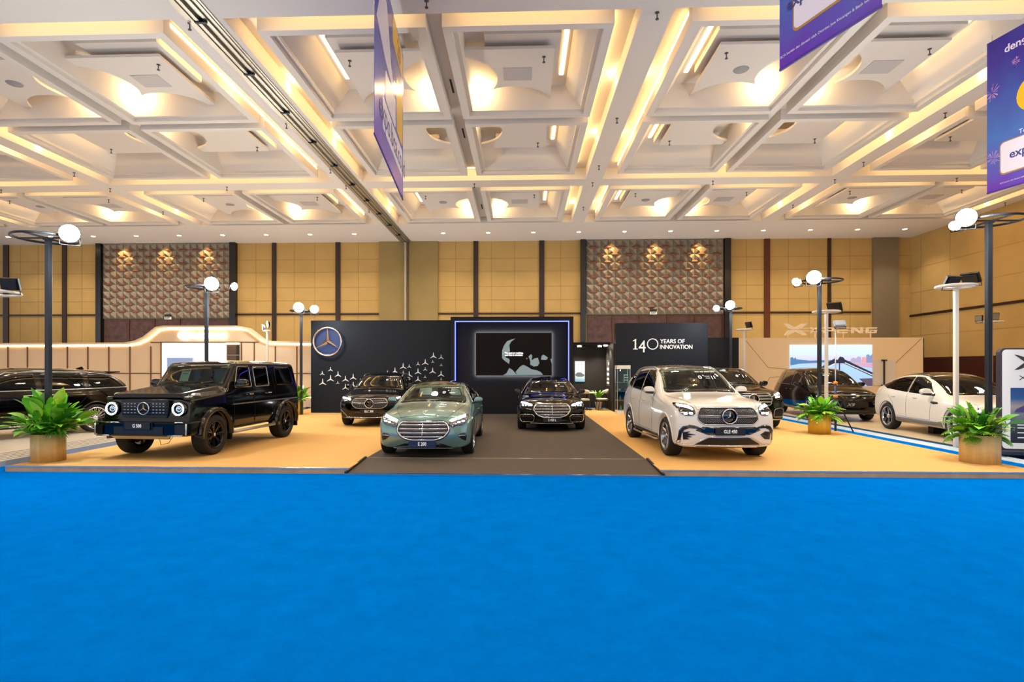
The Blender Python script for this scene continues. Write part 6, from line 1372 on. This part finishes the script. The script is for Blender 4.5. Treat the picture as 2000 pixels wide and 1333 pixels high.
# --- boxy off-roader --------------------------------------------------
def make_g():
    sp = dict(FO=.79, WB=2.89, RO=.74, W=.92, R=.405, arch=.45, ah=.03, tw=.30, rim_r=.275, zb0=.42, lev=3, inw=-.045, crown=0,
        ys=[.40, .52, .68, .84, .98, 1.6, 2.2, 2.75], bow=.03, lo=1.0, sh=.995, zm=1.0,
        w=[(-.79, .89), (-.70, .905), (0, .91), (.4, .92), (3.63, .92)],
        zb=[(-.79, .46), (.4, .42), (3, .42), (3.63, .50)],
        zh=[(-.79, 1.10), (-.70, 1.13), (.4, 1.22), (3.63, 1.24)], wh=[(-.79, .97), (.4, .965), (3.63, .965)],
        zr=[(-.79, 1.14), (-.70, 1.20), (-.55, 1.235), (.40, 1.32), (.52, 1.34), (.68, 1.52), (.84, 1.72), (.98, 1.87), (1.6, 1.89), (2.75, 1.89), (3.4, 1.875), (3.56, 1.85), (3.63, 1.80)],
        wr=[(-.79, .80), (-.55, .80), (.4, .80), (.52, .86), (.68, .87), (.98, .84), (2.75, .84), (3.63, .83)],
        zc=[(-.79, 1.16), (-.70, 1.22), (-.55, 1.255), (.40, 1.345), (.52, 1.36), (.68, 1.54), (.84, 1.745), (.98, 1.90), (1.6, 1.935), (2.75, 1.935), (3.4, 1.915), (3.56, 1.88), (3.63, 1.82)],
        fz=[(.4, .06), (.5, 0), (.72, 0), (.76, .07), (1.05, .07), (1.2, .10)], rz=[(.4, .03), (.9, 0), (1.9, .06)],
        crease={'belt': .85, 'roof': .75, 'sill': .8}, crease_y=[(3.63, .75), (-.79, .6), (.98, .5), (.52, .5)],
        ws=[(-.73, 1.40), (.73, 1.40), (.70, 1.83), (-.70, 1.83)],
        side_windows=[[(.78, 1.33), (1.42, 1.33), (1.42, 1.79), (.98, 1.79)], [(1.58, 1.33), (2.18, 1.33), (2.18, 1.79), (1.58, 1.79)], [(2.55, 1.34), (3.40, 1.34), (3.32, 1.79), (2.55, 1.79)]],
        open_z=1.3, roof_y=1.0, seat_y=1.45, dash_y=.62, dash_z=1.34, seat_z=.80, paint=m_bpaint, cabin_light=5, H_in=1.78, wsglass=glass('clear_windshield', '#cfdcd4', clear=.85), sideglass=glass('blue_side_glass', '#6f8591', clear=.45), rimm=m_rimd, spokes=('twin', 7))
    c = Car('off_roader', 'boxy black off-roader with round ringed headlights, front left on the beige platform', (-7.17, 11.2, PZ), -4.3, sp)
    p = c.root
    # bonnet top, front panel and bumper are separate pressings
    pass
    bon = MB(); 
    for i, (y, z, w) in enumerate(((-.73, 1.225, .70), (-.60, 1.275, .73), (.42, 1.365, .77))):
        pass
    bon.add([(-.75, -.72, 1.17), (.75, -.72, 1.17), (.80, .44, 1.27), (-.80, .44, 1.27), (-.68, -.70, 1.262), (.68, -.70, 1.262), (.70, .44, 1.385), (-.70, .44, 1.385)], [(0, 1, 5, 4), (4, 5, 6, 7), (1, 2, 6, 5), (3, 0, 4, 7), (2, 3, 7, 6), (0, 3, 2, 1)]).build('bonnet', m_bpaint, p, bevel=.02)
    fx = -.735
    gp = MB().prism(rnd([(-.48, 1.13), (.48, 1.13), (.50, 1.08), (.46, .80), (-.46, .80), (-.50, 1.08)], .04), lambda u, v: (u, fx-.03, v), (0, .05, 0)).build('grille', m_grb, p)
    for z in (.865, .925, .985, 1.045, 1.09):
        MB().box(-.46, .46, fx-.05, fx-.03, z-.010, z+.010).build('grille_slat', m_bpaint, gp)
    gb = MB()
    for x in (-.40, -.33, -.26, -.19, .19, .26, .33, .40):
        for z in (.90, .955, 1.015, 1.07): gb.box(x-.018, x+.018, fx-.052, fx-.042, z-.006, z+.006)
    gb.build('grille_chrome_tips', m_satin, gp)
    MB().box(-.50, .50, fx-.055, fx-.02, 1.125, 1.15).build('grille_top_bar', m_bpaint, gp, bevel=.006)
    e = c.star(0, .98, .115, off=.10, disc=None); e.location = (0, fx-.07, .98)
    for s_ in (-1, 1):
        hd = MB().lathe([(.001, .02), (.10, .02), (.10, -.005), (.115, -.02), (.13, -.02), (.145, .02), (.145, .08)], 36, axis='y').build('headlight', m_gloss, p); hd.location = (s_*.69, fx-.02, .97)
        MB().lathe([(.100, -.026), (.122, -.026), (.122, -.01), (.100, -.01), (.100, -.026)], 36, axis='y').build('light_ring', m_drl, hd)
        MB().ball((0, .01, 0), .06, 10, sc=(1, .5, 1)).build('lamp_projector', m_lampc, hd)
        MB().lathe([(.001, -.012), (.09, -.012)], 28, axis='y').build('lamp_glass', glass('lamp_clear', '#d8e0e4', clear=.8), hd)
        # turn signals on the wings
        t_ = MB().prism(rnd([(-.42, 0), (-.20, 0), (-.24, .05), (-.38, .05)], .02), lambda u, v: (s_*.78, u-.12, v+1.215), (0, 0, 0) if False else (s_*.07, 0, 0)).build('turn_signal', mat('signal_lens', '#d5dadb', .15, .3), p, bevel=.012)
        # wing tops
        MB().box(s_*.80-.075, s_*.80+.075, -.70, .42, 1.12, 1.205).build('wing_top', m_bpaint, p, bevel=.03)
        # flared arches
        for yc in (0, 2.89):
            n = 20; vs = []; R1 = .455; R2 = .545
            for k in range(n+1):
                a = math.radians(-8+196*k/n); y1_, z1_ = yc+R1*math.cos(a), .435+R1*math.sin(a); y2_, z2_ = yc+R2*math.cos(a), .435+R2*.96*math.sin(a)
                vs += [(s_*1.02, y1_, z1_), (s_*1.0, y2_, z2_), (s_*.86, y2_, z2_+.012), (s_*.80, y1_, z1_)]
            fs = []
            for i in range(n): fs += [(i*4+k, i*4+(k+1) % 4, (i+1)*4+(k+1) % 4, (i+1)*4+k) for k in range(4)]
            MB().add(vs, fs+[(3, 2, 1, 0), tuple(n*4+k for k in range(4))], None, True).build('wheel_arch', m_bpaint, p)
            MB().box(s_*.90-.10, s_*.90+.10, yc+.46, yc+.49, .25, .50).build('mud_flap', m_clad, p)
        MB().tube([(s_*.90, .52, .44), (s_*.99, .62, .40), (s_*.99, 2.22, .40), (s_*.90, 2.34, .44)], .035, 10).build('side_step', m_satin, p)
        MB().box(s_*.925-.012, s_*.925+.012, .62, 3.5, .96, .995).build('side_rub_strip', m_clad, p, bevel=.006); MB().box(s_*.93-.012, s_*.93+.012, .62, 3.5, .972, .983).build('rub_strip_insert', m_satin, p)
        c.line('rain_gutter', [(1.0, 1.855), (3.5, 1.855)], 'S+' if s_ > 0 else 'S-', m_satin, .010, .004)
        vw = 'S+' if s_ > 0 else 'S-'
        for q in sp['side_windows'][:2]: c.line('window_seal', rnd(q, .05), vw, m_satin, .008, .010, closed=True)
        for y in (1.36, 2.16): MB().box(s_*.93-.02, s_*.93+.02, y-.10, y+.03, 1.155, 1.185).build('door_handle', m_chrome, p, bevel=.008)
        c.seams([[(.66, 1.30), (.70, 1.1), (.70, .50), (1.50, .50), (1.50, 1.83)], [(1.50, .5), (2.28, .5), (2.45, .95), (2.45, 1.3), (2.35, 1.84)], [(.78, 1.84), (1.5, 1.84), (2.35, 1.84)]], vw)
        for y in (.66, 1.48):
            for z in (1.05, .62): MB().box(s_*.905-.012, s_*.905+.02, y-.015, y+.015, z-.05, z+.05).build('door_hinge', m_bpaint, p, bevel=.005)
    # bumper
    bp_ = [(-.96, -.82), (-.93, -.90), (-.70, -.96), (.70, -.96), (.93, -.90), (.96, -.82), (.96, -.42), (.80, -.42), (.80, -.70), (-.80, -.70), (-.80, -.42), (-.96, -.42)]
    bu = MB().prism([(x, y+.04) for x, y in bp_], lambda u, v: (u, v, .46), (0, 0, .27)).build('front_bumper', m_bpaint, p, bevel=.03)
    for s_ in (-1, 1):
        MB().prism(rnd([(.74, .50), (.91, .50), (.92, .68), (.74, .68)], .03), lambda u, v: (s_*u, -.945+abs(u-.7)*.24, v), (0, .03, 0)).build('bumper_intake', m_grb, bu)
        MB().tube([(s_*.93, -.885, .48), (s_*.935, -.885, .70)], .016, 8).build('bumper_chrome', m_satin, bu)
        MB().tube([(s_*.60, -.93, .475), (s_*.88, -.905, .475)], .016, 8).build('bumper_chrome', m_satin, bu)
    MB().box(-.50, .50, -.935, -.915, .50, .64).build('lower_grille', m_grb, bu)
    MB().prism([(-.62, .475), (.62, .475), (.55, .40), (-.55, .40)], lambda u, v: (u, -.90+(.475-v)*.9, v), (0, .03, .0)).build('skid_plate', m_satin, p)
    pl = c.plate('G 500', 0, .60, .52, .13, m_plate); pl.location = (0, -.955, .66)
    MB().prism(rnd([(-.30, .58), (.30, .58), (.30, .735), (-.30, .735)], .015), lambda u, v: (u, -.945, v), (0, .03, 0)).build('plate_holder', m_gloss, p)
    c.mirror(.86, 1.42, m_bpaint, .93, 1.15)
    for x0_ in (-.45, .12): MB().tube([(x0_, .50, 1.39), (x0_+.38, .57, 1.47)], .008, 6).build('wiper', m_black, p)
    MB().lathe([(.001, 0), (.36, 0), (.38, .05), (.38, .2), (.001, .2)], 32, (0, 3.62, 1.05), 'y').build('spare_wheel_cover', m_bpaint, p)
    s1 = MB().box(-.48, -.28, -.004, .004, 0, .34).build('windshield_notice', mat('notice_paper', '#cfe3de', .6), p); s1.location = (0, .82, 1.42); s1.rotation_euler = (-.45, 0, 0)
    MB().box(-.44, -.32, -.007, -.003, .22, .24).build('notice_print', mat('notice_red', '#b4343a', .6), s1)
    MB().tube([(.28, -.75, .45), (.30, -.72, .28), (.38, -.62, .30), (.42, -.55, .42)], .006, 6).build('hanging_cable', m_black, p)
    return c

# --- cars of the neighbours -------------------------------------------
def make_x9():
    sp = suv_spec(.95, 3.16, 1.15, .99, 1.785, m_bpaint, R=.37, arch=.40, lev=3, rimm=m_rims, spokes=('five', 5), bow=.16)
    sp['ys'] = [.30, .60, .95, 1.4, 1.8, 2.2, 2.75, 3.6, 4.2]; y1 = 4.31
    sp.update(zh=[(-.95, .72), (-.85, .86), (-.6, .93), (.4, 1.02), (1.1, 1.06), (3.6, 1.12), (4.31, 1.0)],
        zr=[(-.95, .78), (-.85, .92), (-.6, .99), (.02, 1.07), (.30, 1.15), (.60, 1.33), (.95, 1.53), (1.4, 1.67), (1.8, 1.715), (2.75, 1.725), (3.6, 1.69), (4.2, 1.25), (4.31, 1.1)],
        zc=[(-.95, .82), (-.85, .95), (-.6, 1.02), (.02, 1.13), (.30, 1.22), (.60, 1.40), (.95, 1.60), (1.4, 1.74), (1.8, 1.78), (2.75, 1.785), (3.6, 1.74), (4.2, 1.28), (4.31, 1.12)],
        wr=[(-.95, .80), (-.6, .80), (.02, .84), (.30, .86), (.6, .84), (1.4, .76), (2.75, .74), (3.6, .73), (4.31, .8)], roof_y=1.4,
        fz=[(.2, .06), (.4, 0), (.7, .02), (.85, .10), (1.0, .2)], open_z=1.1,
        ws=[(-.78, 1.17), (0, 1.20), (.78, 1.17), (.66, 1.66), (0, 1.71), (-.66, 1.66)],
        side_windows=[[(.72, 1.12), (1.9, 1.14), (1.9, 1.64), (1.35, 1.62)], [(1.96, 1.14), (3.0, 1.16), (3.0, 1.65), (1.96, 1.65)], [(3.06, 1.17), (3.8, 1.2), (3.6, 1.6), (3.06, 1.65)]],
        sideglass=m_gloss, wsglass=glass('gold_dark_glass', '#4a4030', clear=.25), dash_y=.4, dash_z=1.08, seat_y=1.55)
    c = Car('people_carrier', 'black people carrier with blank sloping nose behind the light tripod on the right', (10.78, 19.45, PZ), -8, sp)
    c.patch('hood_light_bar', rnd([(-.86, .865), (.86, .865), (.86, .878), (-.86, .878)], .004), 'F', m_satin, .005, .01)
    for s_ in (-1, 1):
        c.patch('headlight', rnd(mir([(.72, .56), (.70, .66), (.86, .76), (.93, .74), (.93, .60)], s_), .03), 'F', m_lens, .005, .02)
        c.patch('corner_light', rnd(mir([(.80, .80), (.93, .84), (.93, .80), (.82, .775)], s_), .01), 'F', m_lampc, .007, .01)
        c.line('corner_chrome', mir([(.84, .52), (.95, .53)], s_), 'F', m_satin, .006, .006)
    c.patch('lower_grille', rnd([(-.7, .36), (.7, .36), (.66, .25), (-.66, .25)], .02), 'F', m_grb, .004, .02)
    l, nn = c.hit(0, .56, 'F'); text('nose_badge', 'X9', m_satin, .14, c.root, l+Vector((0, -.012, 0)), depth=.004, bold=.004, shear=.3, sx=1.3)
    for vw in ('S+', 'S-'): c.seams([[(.7, 1.1), (.72, .7), (.8, .32), (1.93, .32), (1.93, 1.12)], [(1.93, .32), (2.7, .34), (2.85, .8), (3.03, 1.14)]], vw); c.line('sill_chrome', [(.5, .30), (2.6, .30)], vw, m_satin, .008, .004)
    c.seams([[(-.86, -.70), (-.88, .1)], [(.86, -.70), (.88, .1)], [(-.86, -.70), (.86, -.70)]], 'T')
    c.mirror(.82, 1.18, m_bpaint, .98, 1.0); c.handles([1.6, 2.1], .98, m_bpaint)
def make_g6():
    sp = suv_spec(.87, 2.89, .99, .96, 1.65, m_wpaint, R=.375, arch=.41, lev=3, rimm=m_rims, spokes=('loop', 5), bow=.2)
    sp['ys'] = [.45, .75, 1.05, 1.4, 1.8, 2.2, 2.75, 3.3, 3.7]
    sp.update(zh=[(-.87, .66), (-.77, .78), (-.6, .84), (.4, .97), (1.05, 1.02), (2.75, 1.10), (3.5, 1.16), (3.88, 1.05)],
        zr=[(-.87, .72), (-.77, .83), (-.6, .90), (.38, 1.04), (.45, 1.06), (.75, 1.22), (1.05, 1.37), (1.4, 1.51), (1.8, 1.575), (2.2, 1.585), (2.75, 1.53), (3.3, 1.37), (3.7, 1.22), (3.88, 1.1)],
        zc=[(-.87, .76), (-.77, .87), (-.6, .94), (.38, 1.08), (.45, 1.10), (.75, 1.28), (1.05, 1.44), (1.4, 1.58), (1.8, 1.64), (2.2, 1.65), (2.75, 1.59), (3.3, 1.42), (3.7, 1.25), (3.88, 1.12)],
        wr=[(-.87, .80), (-.6, .80), (.38, .82), (.45, .86), (.75, .84), (1.4, .73), (2.2, .70), (3.3, .72), (3.88, .8)],
        fz=[(.2, .08), (.4, 0), (.6, .02), (.8, .12), (.95, .2)], open_z=1.03,
        ws=[(-.76, 1.08), (0, 1.10), (.76, 1.08), (.62, 1.52), (0, 1.575), (-.62, 1.52)],
        side_windows=[[(.82, 1.05), (1.95, 1.10), (1.95, 1.52), (1.62, 1.51), (1.25, 1.38)], [(1.98, 1.10), (3.0, 1.17), (3.42, 1.26), (3.0, 1.40), (2.5, 1.50), (1.98, 1.52)]],
        sideglass=glass('black_side_glass', '#2a2c30', clear=.12), wsglass=glass('gold_dark_glass', '#4a4030', clear=.25), dash_y=.55, dash_z=1.0, seat_y=1.6, seat_z=.5)
    c = Car('coupe_crossover', 'white coupe-roofed crossover with black loop wheels on the cream floor at the right', (11.25, 13.62, PZ), -5, sp)
    c.patch('glass_roof', rnd([(-.60, 1.48), (.60, 1.48), (.58, 3.0), (-.58, 3.0)], .08), 'T', m_gloss, .004, .01)
    for s_, vw in ((1, 'S+'), (-1, 'S-')):
        c.patch('sill_cladding', [(.46, .24), (2.45, .24), (2.45, .40), (.46, .40)], vw, mat('sill_grey', '#6f6a66', .4), .006, .02)
        c.patch('wing_vent', rnd([(.62, .86), (.80, .84), (.94, .88), (.90, .91), (.66, .90)], .01), vw, m_clad, .006, .01)
        c.seams([[(.86, 1.04), (.92, .7), (.95, .42), (1.96, .42), (1.96, 1.09)], [(1.96, .42), (2.5, .44), (2.6, .8), (2.85, 1.0)]], vw)
        c.patch('headlight', rnd(mir([(.62, .62), (.60, .72), (.84, .74), (.90, .66)], s_), .02), 'F', m_lens, .006, .02)
        c.patch('tail_light', rnd([(3.62, .98), (3.80, .96), (3.80, 1.0), (3.62, 1.02)], .01), vw, mat('tail_smoke', '#2a1214', .2), .006, .01)
    c.line('light_strip', [(-.86, .775), (.86, .775)], 'F', m_drl, .006, .006)
    c.patch('lower_grille', rnd([(-.6, .42), (.6, .42), (.66, .28), (-.66, .28)], .02), 'F', m_grb, .005, .02)
    c.arches(m_clad, .02, .004); c.mirror(.95, 1.14, m_wpaint, .97, 1.1); c.handles([1.5, 2.5], .96, m_wpaint, .16)
def make_mpv():
    sp = suv_spec(1.0, 3.4, 1.15, .99, 1.77, m_bpaint, R=.385, arch=.425, lev=3, rimm=m_chrome, spokes=('multi', 15), rim_r=.295)
    y1 = 4.55
    sp.update(side_windows=[[(.98, 1.20), (2.05, 1.20), (2.05, 1.62), (1.50, 1.60)], [(2.17, 1.20), (3.15, 1.21), (3.15, 1.62), (2.17, 1.63)], [(3.27, 1.21), (4.22, 1.24), (3.85, 1.53), (3.27, 1.60)]], sideglass=glass('van_glass', '#4a5550', clear=.3))
    fw = Vector((math.sin(math.radians(-25)), -math.cos(math.radians(-25)), 0)); nl = Vector((math.cos(math.radians(-25)), math.sin(math.radians(-25)), 0))
    rear = Vector((-11.66, 14.9, 0))-nl*.99; fr = rear+fw*3.4
    c = Car('people_carrier', 'long glossy black people carrier with chrome window line behind the left planter', (fr.x, fr.y, PZ), -25, sp)
    for s_, vw in ((1, 'S+'), (-1, 'S-')):
        c.line('window_chrome', [(.9, 1.185), (2.0, 1.185), (3.0, 1.19), (4.38, 1.215)], vw, m_satin, .011, .006); c.line('window_chrome', [(.98, 1.40), (1.5, 1.635), (2.0, 1.65), (3.3, 1.64), (3.88, 1.56), (4.3, 1.34)], vw, m_satin, .009, .006)
        c.seams([[(2.11, .4), (2.11, 1.19)], [(2.11, .4), (2.85, .42), (2.98, .8), (3.18, 1.0), (3.21, 1.2)], [(.92, .4), (2.11, .4)]], vw)
        c.patch('tail_light', rnd([(4.15, 1.02), (4.47, .98), (4.45, 1.12), (4.23, 1.14)], .02), vw, mat('tail_red', '#7a0a0e', .15), .008, .02)
        c.line('sill_chrome', [(.48, .31), (2.93, .31)], vw, m_chrome, .014, .006)
    c.handles([1.78, 2.24], 1.06, m_satin, .24); c.mirror(.98, 1.25, m_bpaint); 
    MB().prism([(3.75, 1.665), (4.24, 1.66), (4.24, 1.63), (3.85, 1.60)], lambda u, v: (-.55, u, v), (1.1, 0, 0)).build('roof_spoiler', m_bpaint, c.root, bevel=.012)
    MB().prism([(3.3, 1.72), (3.5, 1.80), (3.56, 1.72)], lambda u, v: (-.02, u, v), (.04, 0, 0)).build('roof_aerial', m_bpaint, c.root)
    c.patch('headlight', rnd([(.5, .85), (.85, .9), (.85, .8), (.5, .78)], .02), 'F', m_lens, .006, .02); c.patch('headlight', rnd([(-.5, .85), (-.85, .9), (-.85, .8), (-.5, .78)], .02), 'F', m_lens, .006, .02)
    c.patch('grille', rnd([(-.45, .9), (.45, .9), (.6, .4), (-.6, .4)], .03), 'F', m_grb, .006, .02); c.arches(m_bpaint, .03, .01)
for _f in (make_gle, make_e, make_g, make_s, make_glc, make_gls, make_x9, make_g6, make_mpv):
    if not globals().get('ONLY') or _f.__name__ in ONLY: _f()
